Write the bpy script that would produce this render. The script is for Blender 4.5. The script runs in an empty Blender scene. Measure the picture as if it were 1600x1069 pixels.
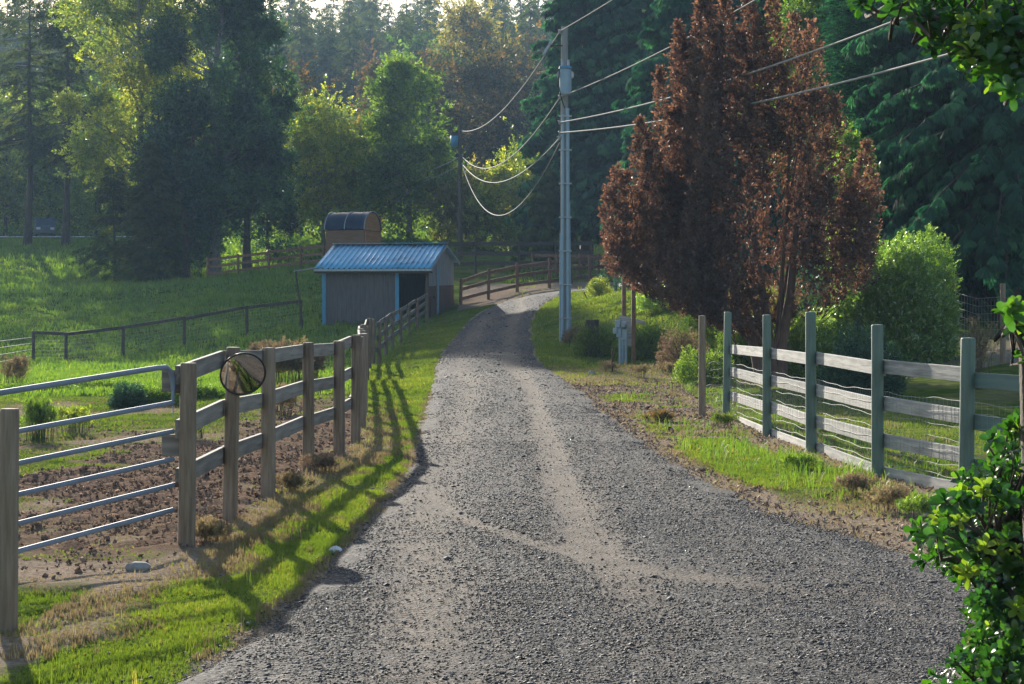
import bpy, bmesh, math, random
import numpy as np
from mathutils import Vector, Matrix

R_ = math.radians
# ------------------------------------------------------------------ camera / light
scene = bpy.context.scene
col = scene.collection
F, HY, HC = 3000.0, 480.0, 1.85          # focal (px of a 1600 wide picture), horizon row, eye height
cam_d = bpy.data.cameras.new('camera'); cam = bpy.data.objects.new('camera', cam_d); col.objects.link(cam)
cam.location = (0, 0, HC); cam.rotation_euler = (R_(90), 0, 0)
cam_d.sensor_width = 36; cam_d.lens = F/1600*36; cam_d.shift_y = -(534.5-HY)/1600
cam_d.clip_start = 0.1; cam_d.clip_end = 3000
scene.camera = cam
SUN_AZ, SUN_EL = R_(17.0), R_(18.5)      # sun stands ahead, 17 deg to the left
sun_dir = Vector((-math.sin(SUN_AZ)*math.cos(SUN_EL), math.cos(SUN_AZ)*math.cos(SUN_EL), math.sin(SUN_EL)))
w = bpy.data.worlds.new('World'); scene.world = w; w.use_nodes = True
nt = w.node_tree; bg = nt.nodes['Background']
sky = nt.nodes.new('ShaderNodeTexSky'); sky.sky_type = 'NISHITA'; sky.sun_disc = False
sky.sun_elevation = SUN_EL; sky.sun_rotation = -SUN_AZ; sky.air_density = 1.0; sky.dust_density = 1.2
nt.links.new(sky.outputs[0], bg.inputs[0]); bg.inputs[1].default_value = 0.10
sl = bpy.data.lights.new('sun', 'SUN'); so = bpy.data.objects.new('sun', sl); col.objects.link(so)
sl.energy = 5.0; sl.angle = R_(0.53); sl.color = (1.0, 0.93, 0.81)
so.rotation_euler = sun_dir.to_track_quat('Z', 'Y').to_euler()
so.location = (0, 0, 60)
scene.view_settings.view_transform = 'Standard'; scene.view_settings.look = 'None'
scene.view_settings.exposure = 1.33; scene.view_settings.gamma = 1

# ------------------------------------------------------------------ small helpers
def tag(o, label=None, cat=None, group=None, kind=None):
    if label: o['label'] = label
    if cat: o['category'] = cat
    if group: o['group'] = group
    if kind: o['kind'] = kind
    return o
def empty(name, loc, label, cat, group=None):
    o = bpy.data.objects.new(name, None); o.location = loc; o.empty_display_size = .2
    col.objects.link(o); return tag(o, label, cat, group)
def link(name, me, mat, parent=None, loc=(0, 0, 0)):
    o = bpy.data.objects.new(name, me); col.objects.link(o)
    if mat and not me.materials: me.materials.append(mat)
    if parent: o.parent = parent
    o.location = loc
    return o
def copy_tree(o, parent=None):
    c = o.copy(); col.objects.link(c); c.parent = parent
    for ch in list(o.children): copy_tree(ch, c)
    return c
def np_mesh(name, v, f, attr=None, smooth=False, mats=None, fm=None):
    """v (N,3); f (M,k) array; attr {name: (N,)}"""
    me = bpy.data.meshes.new(name)
    v = np.ascontiguousarray(v, dtype=np.float32); f = np.ascontiguousarray(f, dtype=np.int32)
    k = f.shape[1]
    me.vertices.add(len(v)); me.vertices.foreach_set('co', v.ravel())
    me.loops.add(f.size); me.loops.foreach_set('vertex_index', f.ravel())
    me.polygons.add(len(f)); me.polygons.foreach_set('loop_start', np.arange(0, f.size, k, dtype=np.int32))
    if smooth: me.polygons.foreach_set('use_smooth', np.ones(len(f), dtype=bool))
    if attr:
        for n, a in attr.items():
            at_ = me.attributes.new(n, 'FLOAT', 'POINT'); at_.data.foreach_set('value', np.ascontiguousarray(a, dtype=np.float32))
    me.update(calc_edges=True)
    return me
def bm_mesh(name, bm, smooth=False):
    me = bpy.data.meshes.new(name); bm.to_mesh(me); bm.free()
    if smooth:
        for p in me.polygons: p.use_smooth = True
    return me
def add_box(bm, c, s, rot=None):
    r = bmesh.ops.create_cube(bm, size=1.0)
    M = Matrix.Translation(c) @ (rot.to_4x4() if rot else Matrix.Identity(4)) @ Matrix.Diagonal((s[0], s[1], s[2], 1))
    bmesh.ops.transform(bm, matrix=M, verts=r['verts']); return r['verts']
def box_mesh(name, s, bev=.004, c=(0, 0, 0)):
    bm = bmesh.new(); add_box(bm, c, s)
    if bev: bmesh.ops.bevel(bm, geom=bm.edges[:], offset=bev, segments=1, affect='EDGES')
    return bm_mesh(name, bm)
def tube(pts, rad, n=6, cap=True):
    """numpy tube through pts; rad scalar or list -> v,f(quads)"""
    P = np.array(pts, float); m = len(P)
    rad = np.full(m, rad) if np.isscalar(rad) else np.array(rad)
    T = np.gradient(P, axis=0); T /= np.linalg.norm(T, axis=1)[:, None]+1e-9
    up = np.array([0, 0, 1.]) if abs(T[:, 2]).mean() < .8 else np.array([1., 0, 0])
    A = np.cross(T, up); A /= np.linalg.norm(A, axis=1)[:, None]+1e-9; B = np.cross(T, A)
    a = np.linspace(0, 2*np.pi, n, endpoint=False)
    v = P[:, None, :]+rad[:, None, None]*(np.cos(a)[None, :, None]*A[:, None, :]+np.sin(a)[None, :, None]*B[:, None, :])
    v = v.reshape(-1, 3)
    i = np.arange(m-1)[:, None]*n; j = np.arange(n)[None, :]; j2 = (j+1) % n
    f = np.stack([i+j, i+j2, i+n+j2, i+n+j], -1).reshape(-1, 4)
    if cap:
        c0, c1 = len(v), len(v)+1
        v = np.vstack([v, P[0], P[-1]])
        jj = np.arange(n)
        f = np.vstack([f, np.stack([np.full(n, c0), (jj+1) % n, jj, jj], -1)[:, [0, 1, 2, 2]]]) if False else f
    return v, f
def merge(parts):
    vs, fs, o = [], [], 0
    for v, f in parts:
        vs.append(v); fs.append(f+o); o += len(v)
    return np.vstack(vs), np.vstack(fs)
def tube_obj(name, pts, rad, mat, parent=None, n=8, origin=None):
    org = np.array(origin if origin is not None else pts[0], float)
    v, f = tube(np.array(pts, float)-org, rad, n)
    o = link(name, np_mesh(name, v, f, smooth=True), mat, parent)
    base = Vector(org)
    o.location = base-(parent.location if parent else Vector((0, 0, 0)))
    return o
# vectorised value noise
def _h(ix, iy, s):
    n = (ix.astype(np.int64)*374761393+iy.astype(np.int64)*668265263+s*144665) & 0x7fffffff
    n = ((n ^ (n >> 13))*1274126177) & 0x7fffffff
    return ((n ^ (n >> 16)) & 0xffff)/65535.0
def vn(x, y, sc, s=0):
    x = np.asarray(x, float)*sc; y = np.asarray(y, float)*sc
    ix, iy = np.floor(x), np.floor(y); fx, fy = x-ix, y-iy
    fx = fx*fx*(3-2*fx); fy = fy*fy*(3-2*fy); ix = ix.astype(int); iy = iy.astype(int)
    a, b, c, d = _h(ix, iy, s), _h(ix+1, iy, s), _h(ix, iy+1, s), _h(ix+1, iy+1, s)
    return (a*(1-fx)+b*fx)*(1-fy)+(c*(1-fx)+d*fx)*fy
def fbm(x, y, sc, s=0, o=3):
    r = 0; a = .5; t = 0
    for k in range(o): r = r+a*vn(x, y, sc*2**k, s+k*7); t += a; a *= .5
    return r/t
def ss(a, b, x):
    t = np.clip((np.asarray(x, float)-a)/(b-a), 0, 1); return t*t*(3-2*t)

# ------------------------------------------------------------------ materials
def new_mat(name):
    m = bpy.data.materials.new(name); m.use_nodes = True; nt = m.node_tree; nt.nodes.clear()
    out = nt.nodes.new('ShaderNodeOutputMaterial'); return m, nt, out
def N(nt, t, **kw):
    n = nt.nodes.new(t)
    for k, v in kw.items():
        if k.startswith('i_'): n.inputs[k[2:].replace('_', ' ')].default_value = v
        else: setattr(n, k, v)
    return n
def ramp(nt, fac, stops):
    r = nt.nodes.new('ShaderNodeValToRGB'); e = r.color_ramp.elements
    while len(e) < len(stops): e.new(.5)
    for k, (p, c) in enumerate(stops): e[k].position = p; e[k].color = (*c, 1)
    nt.links.new(fac, r.inputs[0]); return r
def leaf_mat(name, stops, trans=.5, gloss=.05, rough=.45, tmul=(1.25, 1.3, .6)):
    m, nt, out = new_mat(name); L = nt.links.new
    at = N(nt, 'ShaderNodeAttribute', attribute_name='v'); oi = N(nt, 'ShaderNodeObjectInfo')
    mm = N(nt, 'ShaderNodeMath', operation='MULTIPLY_ADD'); L(oi.outputs['Random'], mm.inputs[0]); mm.inputs[1].default_value = .3
    sub = N(nt, 'ShaderNodeMath', operation='SUBTRACT'); L(at.outputs['Fac'], sub.inputs[0]); sub.inputs[1].default_value = .15
    L(sub.outputs[0], mm.inputs[2])
    r = ramp(nt, mm.outputs[0], stops)
    d = N(nt, 'ShaderNodeBsdfDiffuse'); L(r.outputs[0], d.inputs[0])
    t = N(nt, 'ShaderNodeBsdfTranslucent')
    mu = N(nt, 'ShaderNodeMix', data_type='RGBA', blend_type='MULTIPLY'); mu.inputs[0].default_value = 1
    L(r.outputs[0], mu.inputs[6]); mu.inputs[7].default_value = (*tmul, 1); L(mu.outputs[2], t.inputs[0])
    mx = N(nt, 'ShaderNodeMixShader'); mx.inputs[0].default_value = trans; L(d.outputs[0], mx.inputs[1]); L(t.outputs[0], mx.inputs[2])
    g = N(nt, 'ShaderNodeBsdfGlossy'); g.inputs['Roughness'].default_value = rough; g.inputs['Color'].default_value = (1, 1, 1, 1)
    mx2 = N(nt, 'ShaderNodeMixShader'); mx2.inputs[0].default_value = gloss; L(mx.outputs[0], mx2.inputs[1]); L(g.outputs[0], mx2.inputs[2])
    L(mx2.outputs[0], out.inputs[0]); return m
def pbr(name, c1, c2=None, rough=.7, metal=0, scale=(1, 1, 1), nscale=6, bump=.15, detail=6, c3=None, coord='Object', bdist=.01):
    m, nt, out = new_mat(name); L = nt.links.new
    p = N(nt, 'ShaderNodeBsdfPrincipled'); L(p.outputs[0], out.inputs[0])
    p.inputs['Roughness'].default_value = rough; p.inputs['Metallic'].default_value = metal
    tc = N(nt, 'ShaderNodeTexCoord'); mp = N(nt, 'ShaderNodeMapping'); mp.inputs['Scale'].default_value = scale
    L(tc.outputs[coord], mp.inputs[0])
    no = N(nt, 'ShaderNodeTexNoise'); no.inputs['Scale'].default_value = nscale; no.inputs['Detail'].default_value = detail; no.inputs['Roughness'].default_value = .65
    L(mp.outputs[0], no.inputs[0])
    st = [(.3, c1), (.7, c2 or c1)]
    if c3: st = [(.28, c1), (.5, c2), (.72, c3)]
    oi = N(nt, 'ShaderNodeObjectInfo')
    ma = N(nt, 'ShaderNodeMath', operation='MULTIPLY_ADD'); L(oi.outputs['Random'], ma.inputs[0]); ma.inputs[1].default_value = .16
    sb = N(nt, 'ShaderNodeMath', operation='SUBTRACT'); L(no.outputs[0], sb.inputs[0]); sb.inputs[1].default_value = .08; L(sb.outputs[0], ma.inputs[2])
    r = ramp(nt, ma.outputs[0], st); L(r.outputs[0], p.inputs['Base Color'])
    if bump:
        b = N(nt, 'ShaderNodeBump'); b.inputs['Strength'].default_value = bump; b.inputs['Distance'].default_value = bdist
        L(no.outputs[0], b.inputs['Height']); L(b.outputs[0], p.inputs['Normal'])
    return m

M_wood_post = pbr('weathered_post', (.10, .068, .045), (.20, .145, .098), c3=(.28, .22, .16), rough=.9, scale=(9, 9, .7), nscale=3, bump=.7)
M_wood_rail = pbr('weathered_rail', (.10, .085, .07), (.20, .175, .15), c3=(.30, .265, .225), rough=.9, scale=(.5, 8, 8), nscale=3, bump=.6)
M_green_post = pbr('green_painted_post', (.07, .105, .085), (.11, .155, .12), c3=(.14, .185, .145), rough=.75, scale=(7, 7, .8), nscale=3, bump=.35)
M_grey_rail = pbr('bleached_rail', (.15, .15, .14), (.31, .295, .27), c3=(.47, .435, .39), rough=.9, scale=(.6, 9, 9), nscale=3, bump=.5)
M_green_rail = pbr('green_painted_rail', (.065, .11, .095), (.10, .16, .135), rough=.8, scale=(.6, 9, 9), nscale=3, bump=.3)
M_dark_wood = pbr('dark_fence_wood', (.045, .036, .03), (.11, .09, .07), rough=.9, scale=(3, 3, 3), nscale=3, bump=.3)
M_brown_wood = pbr('brown_fence_wood', (.11, .058, .034), (.24, .135, .082), rough=.9, scale=(3, 3, 3), nscale=3, bump=.3)
M_galv = pbr('galvanised_tube', (.13, .16, .21), (.20, .24, .30), rough=.7, metal=.05, nscale=5, bump=.05)
M_rust = pbr('rusty_iron', (.05, .03, .02), (.13, .06, .035), rough=.8, nscale=30)
M_bark = pbr('bark', (.035, .028, .022), (.11, .09, .07), rough=.95, scale=(3, 3, .8), nscale=3, bump=.9, bdist=.05)
M_bark_pale = pbr('pale_bark', (.10, .09, .08), (.25, .23, .21), rough=.9, scale=(2, 2, 1.5), nscale=2.5, bump=.5, bdist=.03)
M_bark_red = pbr('reddish_bark', (.07, .04, .028), (.17, .10, .07), rough=.9, scale=(4, 4, .8), nscale=3, bump=.8, bdist=.03)
M_black = pbr('black_rubber', (.012, .012, .013), (.02, .02, .022), rough=.5, nscale=10, bump=.02)
M_steel = pbr('dull_steel', (.25, .27, .29), (.38, .40, .42), rough=.5, metal=.6, nscale=12, bump=.05)
M_wire = pbr('aluminium_cable', (.24, .23, .21), (.34, .325, .30), rough=.9, metal=0, nscale=30, bump=.1)
M_mesh = pbr('fence_wire', (.22, .22, .21), (.36, .36, .34), rough=.7, metal=.1, nscale=30, bump=0)
M_blue = pbr('blue_paint', (.05, .19, .33), (.08, .27, .43), rough=.6, scale=(4, 4, 1), nscale=4, bump=.1)
M_boxgrey = pbr('grey_enamel', (.26, .33, .38), (.36, .44, .49), rough=.5, nscale=6, bump=.05)
M_pole = pbr('utility_pole_wood', (.12, .12, .125), (.24, .235, .23), c3=(.31, .30, .28), rough=.9, scale=(9, 9, .5), nscale=3, bump=.6)
M_conduit = pbr('grey_pvc_conduit', (.24, .33, .40), (.31, .41, .48), rough=.5, nscale=4, bump=.03)
M_stone = pbr('fieldstone', (.18, .17, .16), (.34, .32, .29), rough=.9, nscale=9, bump=.4)
M_white_stone = pbr('pale_stone', (.5, .5, .48), (.7, .69, .66), rough=.9, nscale=9, bump=.4)

# ------------------------------------------------------------------ terrain
CP = [(0,-30,0),(-30,-20,0),(30,-20,0),(0,0,0),(-10,5,0),(10,5,0),(0,10,0),(-5,14,0),(5,14,0),(0,20,0),(-3,20,0),(4,20,0),(-8,20,0),(10,20,0),
(0,30,0),(-3,28,0),(3.4,30,0),(-8,30,0),(-14,30,0),(9,30,0),(18,25,0),(0,38,.0),(-3,38,0),(2.5,38,.02),(-.4,46,.18),(-.6,52,.42),(-.8,60,.75),(-.7,68,1.08),
(-.4,75,1.42),(0,80,1.82),(1,84.5,2.3),(3,88,2.62),(-1,90,2.3),(0,95,2.95),(6,90,2.78),(12,91,2.95),
(-3.65,49.5,-.06),(-4.2,60,-.04),(-4.2,70,.42),(-3.85,78,.95),(-3.5,82.5,1.33),(-2.4,89,2.0),(-8.3,83,.96),(-9.5,84.5,1.0),(-7,89,1.7),
(-6,45,-.03),(-12,45,-.1),(-20,45,-.15),(-8,60,-.2),(-14,62,-.35),(-22,62,-.3),(-19.2,77,-.42),(-18,77.3,-.42),(-14,79,.05),(-11,81,.6),(-26,80,-.1),(-38,80,.4),
(-38,110,3.2),(-26,100,1.8),(-18,100,2.0),(-12,100,3.0),(-9,110,4.4),(-5,110,4.6),(-5,100,3.5),(-38,150,6.6),(-28,135,4.9),(-20,125,3.5),(-12,130,5.8),(-7,130,6.2),
(0,100,3.4),(3,112,4.3),(0,130,5.5),(-48,165,7.8),(-38,165,7.8),(-60,150,7),(-20,165,8),(0,165,8.4),(20,165,9),(45,165,10),(60,120,7),
(4,71,2.3),(1.64,60,.75),(2.6,66,1.75),(6,73,2.5),(3,51,.35),(.8,61,.78),(2,56,.55),(5,60,1.6),(7,52,1.0),(5,48,.45),(4,42,.12),(6.3,46,.25),(9,44,.3),(14,40,.4),
(12,60,2.0),(22,60,2.4),(10,80,3),(22,90,4),(12,42,.75),(30,40,1),(18,120,5.5),(5,80,2.45)]
CPa = np.array(CP, float); _c = 3.0
_D = np.sqrt(((CPa[:, None, :2]-CPa[None, :, :2])**2).sum(-1)+_c*_c)
_n = len(CPa); _A = np.zeros((_n+1, _n+1)); _A[:_n, :_n] = _D; _A[:_n, _n] = 1; _A[_n, :_n] = 1
_w = np.linalg.solve(_A, np.append(CPa[:, 2], 0))
def H(x, y):
    x = np.asarray(x, float); y = np.asarray(y, float); sh = np.broadcast(x, y).shape
    X = np.broadcast_to(x, sh).ravel(); Y = np.broadcast_to(y, sh).ravel()
    xc = np.clip(X, -62, 62); yc = np.clip(Y, -32, 168)
    z = np.empty(len(X))
    for i in range(0, len(X), 60000):
        a = slice(i, i+60000)
        D = np.sqrt((xc[a, None]-CPa[None, :, 0])**2+(yc[a, None]-CPa[None, :, 1])**2+_c*_c)
        z[a] = D@_w[:_n]+_w[_n]
    t = np.clip((Y-165)/300, 0, 1); z += 44*t*t*(3-2*t)
    z = z*ss(4, 9, Y) if False else z
    return z.reshape(sh) if sh else float(z[0])
def h(x, y): return float(H(np.array([x]), np.array([y]))[0])
def gp(px, py, dmin=8.0, dmax=220.0):
    """where the sight line through a photo pixel meets the ground"""
    d = np.exp(np.linspace(math.log(dmin), math.log(dmax), 900))
    zz = HC-(py-HY)*d/F; xx = (px-800)*d/F; g = H(xx, d)
    k = np.argmax(zz <= g); d0 = d[k] if (zz <= g).any() else dmax
    x = (px-800)*d0/F
    return Vector((x, d0, h(x, d0)))
def at(px, py, d): return Vector(((px-800)*d/F, d, HC-(py-HY)*d/F))
def gd(px, d):
    x = (px-800)*d/F; return Vector((x, d, h(x, d)))

RL = np.array([(-40,-9),(-8,-3.6),(4,-2.4),(9.4,-1.62),(10.7,-1.44),(12.6,-1.30),(14.6,-1.24),(17.3,-1.155),(21.3,-1.14),(25.2,-1.22),(32.6,-1.44),(41,-1.67),(52,-2.0),(65,-2.06),(77,-1.72)])
RR = np.array([(-40,14),(-8,9),(4,8),(9.4,6.0),(12.2,4.2),(13.2,3.25),(14.2,2.94),(17.3,2.25),(19.8,2.05),(25.2,1.76),(30.8,1.66),(39.6,1.45),(45,1.05),(52,.62),(65,.55),(77,1.15)])
RC = np.array([(-.3,77),(.15,81),(1.1,84.6),(3,87.4),(6,89),(12,90),(26,90)])
def road_in(x, y):
    """>0 inside the gravel (metres from the edge)"""
    x = np.asarray(x, float); y = np.asarray(y, float)
    a = np.minimum(x-np.interp(y, RL[:, 0], RL[:, 1]), np.interp(y, RR[:, 0], RR[:, 1])-x)
    a = np.where(y > 77, -9, a)
    dm = np.full(np.broadcast(x, y).shape, 1e9)
    for p, q in zip(RC[:-1], RC[1:]):
        d = q-p; t = np.clip(((x-p[0])*d[0]+(y-p[1])*d[1])/(d@d), 0, 1)
        dm = np.minimum(dm, np.hypot(x-p[0]-t*d[0], y-p[1]-t*d[1]))
    return np.maximum(a, 1.43-dm)
LF = [(-2.51,14.8),(-2.47,16.8),(-2.40,18.9),(-2.30,21.7),(-2.15,23.9),(-2.13,26.1),(-2.30,29.3),(-2.47,31.7),(-2.65,34.2),(-2.86,36.7),(-3.06,39.2),(-3.25,41.7),(-3.43,44.2),(-3.6,46.8),(-3.75,49.5),
      (-3.95,53),(-4.1,56.5),(-4.15,60),(-4.2,64),(-4.2,67.5),(-4.12,71),(-4.0,74.5),(-3.85,78),(-3.6,81.2)]
LFa = np.array(LF)
def fence_x(y): return np.interp(y, np.r_[0, LFa[:, 1]], np.r_[-3.9, LFa[:, 0]])
RF = [(3.23,32.6),(3.57,32.0),(3.65,27.5),(3.80,24.4),(3.98,20.9),(4.42,18.7),(5.2,16.4)]
RFa = np.array(sorted(RF[1:], key=lambda p: p[1]))
def rfence_x(y): return np.interp(y, RFa[:, 1], RFa[:, 0])

# ground cover maps, shared by the ground sheet and the scatterers
def cover(x, y):
    x = np.asarray(x, float); y = np.asarray(y, float)
    n1 = fbm(x, y, .9, 3); n2 = fbm(x, y, 2.6, 11); n3 = fbm(x, y, .25, 23)
    fx = fence_x(y); ri = road_in(x, y)
    left = x < (np.interp(y, RL[:, 0], RL[:, 1])+np.interp(y, RR[:, 0], RR[:, 1]))/2
    # left verge
    off = x-fx
    gv = .95-.68*ss(.8, .25, off+1.1*(n1-.5)+.5*(n2-.5))*ss(42, 24, y)
    gv = gv-.4*ss(.54, .68, n1*.6+n2*.4)*ss(34, 16, y)
    # near the gate: dry bare ground
    bare = ss(-.35, -1.0, x+1.75+.6*(n1-.5))*ss(11.8, 13.2, y+.8*(n2-.5))
    gv = np.where(y < 16, gv*(1-.85*bare*ss(16.5, 14.5, y)), gv)
    # pasture
    mud = ss(.49, .62, n1*.65+n3*.35+.15*ss(-3.4, -.5, off))*ss(33, 25, y)*ss(13.5, 15.2, y)*ss(-6.8, -3.8, off)
    mud = np.maximum(mud, ss(-2.6, -1.2, off+(n1-.5))*ss(.1, -.2, off)*ss(12.8, 15.5, y)*ss(46, 30, y)*ss(.3, .5, n2))
    gpst = .25+.68*ss(.36, .54, n1*.5+n3*.5+.12*ss(25, 45, y))
    gpst = gpst*(1-mud)
    gpst = np.where(y > 48, np.maximum(gpst, .6), gpst)
    gpst = np.where(y < 14, ss(13.6, 11.8, y+.9*(n2-.5))*.95, gpst)
    g = np.where(off > 0, gv, gpst)
    m = np.where((off < .1), mud, 0)
    # right side
    e = -ri; rf = rfence_x(y)
    gr = .08+.85*ss(.30, .42, n1*.6+n2*.15+.3*np.exp(-((e-.95)/.55)**2)-.06)*ss(.15, .5, e)
    gr = np.where((y > 27) & (y < 44), gr*ss(.50, .62, n1*.6+n2*.4)*.9*ss(2.6, 1.2, e), gr)
    gr = np.where(x > rf+.1, .75, gr)
    gr = np.where(y > 42, .35+.6*ss(44, 56, y), gr)
    gr = np.where((y < 19.5) & (x < rf+.3), gr*ss(16, 19.5, y)*.8, gr)
    g = np.where(left | (y < 4), g, gr); m = np.where(left, m, 0)
    # orchard dirt behind bend and under trees
    g = np.where((y > 84) & (y < 96) & (x > -2.5) & (ri < 0), g*.25, g)
    g = g*ss(-.0, .18, -ri+.12*(n2-.5)*2)
    return np.clip(g, 0, 1), np.clip(m, 0, 1), ri

# ---- ground sheet
def axis(dense, lo, hi, step, grow):
    a = [dense[0]]; s = step
    while a[-1] < dense[1]: a.append(a[-1]+step)
    while a[-1] < hi: s *= grow; a.append(a[-1]+s)
    b = [dense[0]]; s = step
    while b[-1] > lo: s *= grow; b.append(b[-1]-s)
    return np.array(b[:0:-1]+a)
gx = axis((-7, 6.5), -520, 520, .09, 1.07)
ys = [8.6]; s = .07
while ys[-1] < 900: ys.append(ys[-1]+max(.07, ys[-1]*.0062)); 
yb = [8.6]; s = .2
while yb[-1] > -90: s *= 1.2; yb.append(yb[-1]-s)
gy = np.array(yb[:0:-1]+ys)
GX, GY = np.meshgrid(gx, gy)
GZ = H(GX.ravel(), GY.ravel()).reshape(GX.shape)
g_, m_, ri_ = cover(GX, GY)
micro = (fbm(GX, GY, 2.2, 51)-.5)*.05*ss(0, .3, -ri_)+m_*((fbm(GX, GY, 5.0, 77, 3)-.5)*.16)
bankfac = ss(44, 52, GY)*ss(.2, 1.0, -ri_)
micro = micro+bankfac*(fbm(GX, GY, .8, 91)-.5)*.18*ss(150, 90, GY)
GZ = GZ+micro*ss(400, 100, GY)-.035*ss(0.02, .25, ri_)       # ground dips under the road sheet
nx, ny = len(gx), len(gy)
ii = (np.arange(ny-1)[:, None]*nx+np.arange(nx-1)[None, :]).ravel()
gf = np.stack([ii, ii+1, ii+nx+1, ii+nx], -1)
me = np_mesh('ground', np.stack([GX.ravel(), GY.ravel(), GZ.ravel()], -1), gf, {'green': g_.ravel(), 'mud': m_.ravel(), 'edge': ri_.ravel()}, smooth=True)
def ground_mat():
    m, nt, out = new_mat('ground'); L = nt.links.new
    p = N(nt, 'ShaderNodeBsdfPrincipled'); L(p.outputs[0], out.inputs[0]); p.inputs['Roughness'].default_value = .95; p.inputs['Specular IOR Level'].default_value = 0
    tc = N(nt, 'ShaderNodeTexCoord')
    def noise(sc, det=6, ro=.6):
        n = N(nt, 'ShaderNodeTexNoise'); n.inputs['Scale'].default_value = sc; n.inputs['Detail'].default_value = det; n.inputs['Roughness'].default_value = ro
        L(tc.outputs['Object'], n.inputs[0]); return n.outputs[0]
    nf = noise(22, 8, .7); nm = noise(3.2); nl = noise(.35, 4); nv = noise(70, 4)
    dirt = ramp(nt, nf, [(.3, (.12, .092, .070)), (.5, (.25, .195, .150)), (.68, (.40, .325, .25))])
    grs = ramp(nt, nm, [(.3, (.035, .062, .012)), (.5, (.062, .10, .017)), (.72, (.13, .14, .04))])
    mudc = ramp(nt, nf, [(.3, (.08, .056, .042)), (.55, (.19, .13, .095)), (.75, (.30, .22, .16))])
    ag = N(nt, 'ShaderNodeAttribute', attribute_name='green'); am = N(nt, 'ShaderNodeAttribute', attribute_name='mud')
    def thr(a, n, lo=.3, hi=.7):
        ad = N(nt, 'ShaderNodeMath', operation='ADD'); L(a, ad.inputs[0])
        sc = N(nt, 'ShaderNodeMath', operation='MULTIPLY_ADD'); L(n, sc.inputs[0]); sc.inputs[1].default_value = .9; sc.inputs[2].default_value = -.45; L(sc.outputs[0], ad.inputs[1])
        mr = N(nt, 'ShaderNodeMapRange'); L(ad.outputs[0], mr.inputs[0]); mr.inputs[1].default_value = lo; mr.inputs[2].default_value = hi; return mr.outputs[0]
    mx = N(nt, 'ShaderNodeMix', data_type='RGBA'); L(thr(ag.outputs['Fac'], nf), mx.inputs[0]); L(dirt.outputs[0], mx.inputs[6]); L(grs.outputs[0], mx.inputs[7])
    mx2 = N(nt, 'ShaderNodeMix', data_type='RGBA'); L(thr(am.outputs['Fac'], nf), mx2.inputs[0]); L(mx.outputs[2], mx2.inputs[6]); L(mudc.outputs[0], mx2.inputs[7])
    # straw litter
    lt = N(nt, 'ShaderNodeMapRange'); L(nl, lt.inputs[0]); lt.inputs[1].default_value = .45; lt.inputs[2].default_value = .65; lt.inputs[4].default_value = .4
    mx3 = N(nt, 'ShaderNodeMix', data_type='RGBA'); L(lt.outputs[0], mx3.inputs[0]); L(mx2.outputs[2], mx3.inputs[6])
    straw = ramp(nt, nv, [(.35, (.10, .075, .045)), (.65, (.34, .27, .17))]); L(straw.outputs[0], mx3.inputs[7])
    L(mx3.outputs[2], p.inputs['Base Color'])
    b = N(nt, 'ShaderNodeBump'); b.inputs['Strength'].default_value = .8; b.inputs['Distance'].default_value = .03; L(nf, b.inputs['Height'])
    b2 = N(nt, 'ShaderNodeBump'); b2.inputs['Strength'].default_value = .5; b2.inputs['Distance'].default_value = .012; L(nv, b2.inputs['Height']); L(b.outputs[0], b2.inputs['Normal'])
    L(b2.outputs[0], p.inputs['Normal']); return m
ground = tag(link('ground', me, ground_mat()), 'grassy and bare earth ground of pasture, verges and wooded hill', None, None, 'structure')

# ---- gravel road
def road_rows():
    rows = []
    y = -38.0
    while y < 77:
        l = np.interp(y, RL[:, 0], RL[:, 1]); r = np.interp(y, RR[:, 0], RR[:, 1])
        n = (fbm(np.array([0.]), np.array([y]), 1.1, 5)[0]-.5)*.28; n2 = (fbm(np.array([50.]), np.array([y]), 1.1, 5)[0]-.5)*.35
        rows.append(((l-.08+n, y), (r+.08+n2, y))); y += max(.12, abs(y)*.006)
    c = []
    for p, q in zip(RC[:-1], RC[1:]):
        for t in np.linspace(0, 1, 14, endpoint=False): c.append(p+(q-p)*t)
    c = np.array(c)
    k = np.ones(9)/9; cx = np.convolve(np.pad(c[:, 0], 4, 'edge'), k, 'valid'); cy = np.convolve(np.pad(c[:, 1], 4, 'edge'), k, 'valid')
    T = np.gradient(np.stack([cx, cy], -1), axis=0); T /= np.linalg.norm(T, axis=1)[:, None]
    T[0] = (0, 1); T[1] = T[1]*.5+np.array([0, .5]); T /= np.linalg.norm(T, axis=1)[:, None]
    for i in range(2, len(c)):
        nrm = np.array([T[i, 1], -T[i, 0]]); a = np.array([cx[i], cy[i]])-nrm*1.45; b = np.array([cx[i], cy[i]])+nrm*1.45
        rows.append((tuple(a), tuple(b)))
    return rows
rr = road_rows(); nu = 56
u = np.linspace(0, 1, nu)
A = np.array([r[0] for r in rr]); B = np.array([r[1] for r in rr])
PX = A[:, :1]*(1-u)+B[:, :1]*u; PY = A[:, 1:]*(1-u)+B[:, 1:]*u
U = np.broadcast_to(u, PX.shape)
PZ = H(PX.ravel(), PY.ravel()).reshape(PX.shape)
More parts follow.
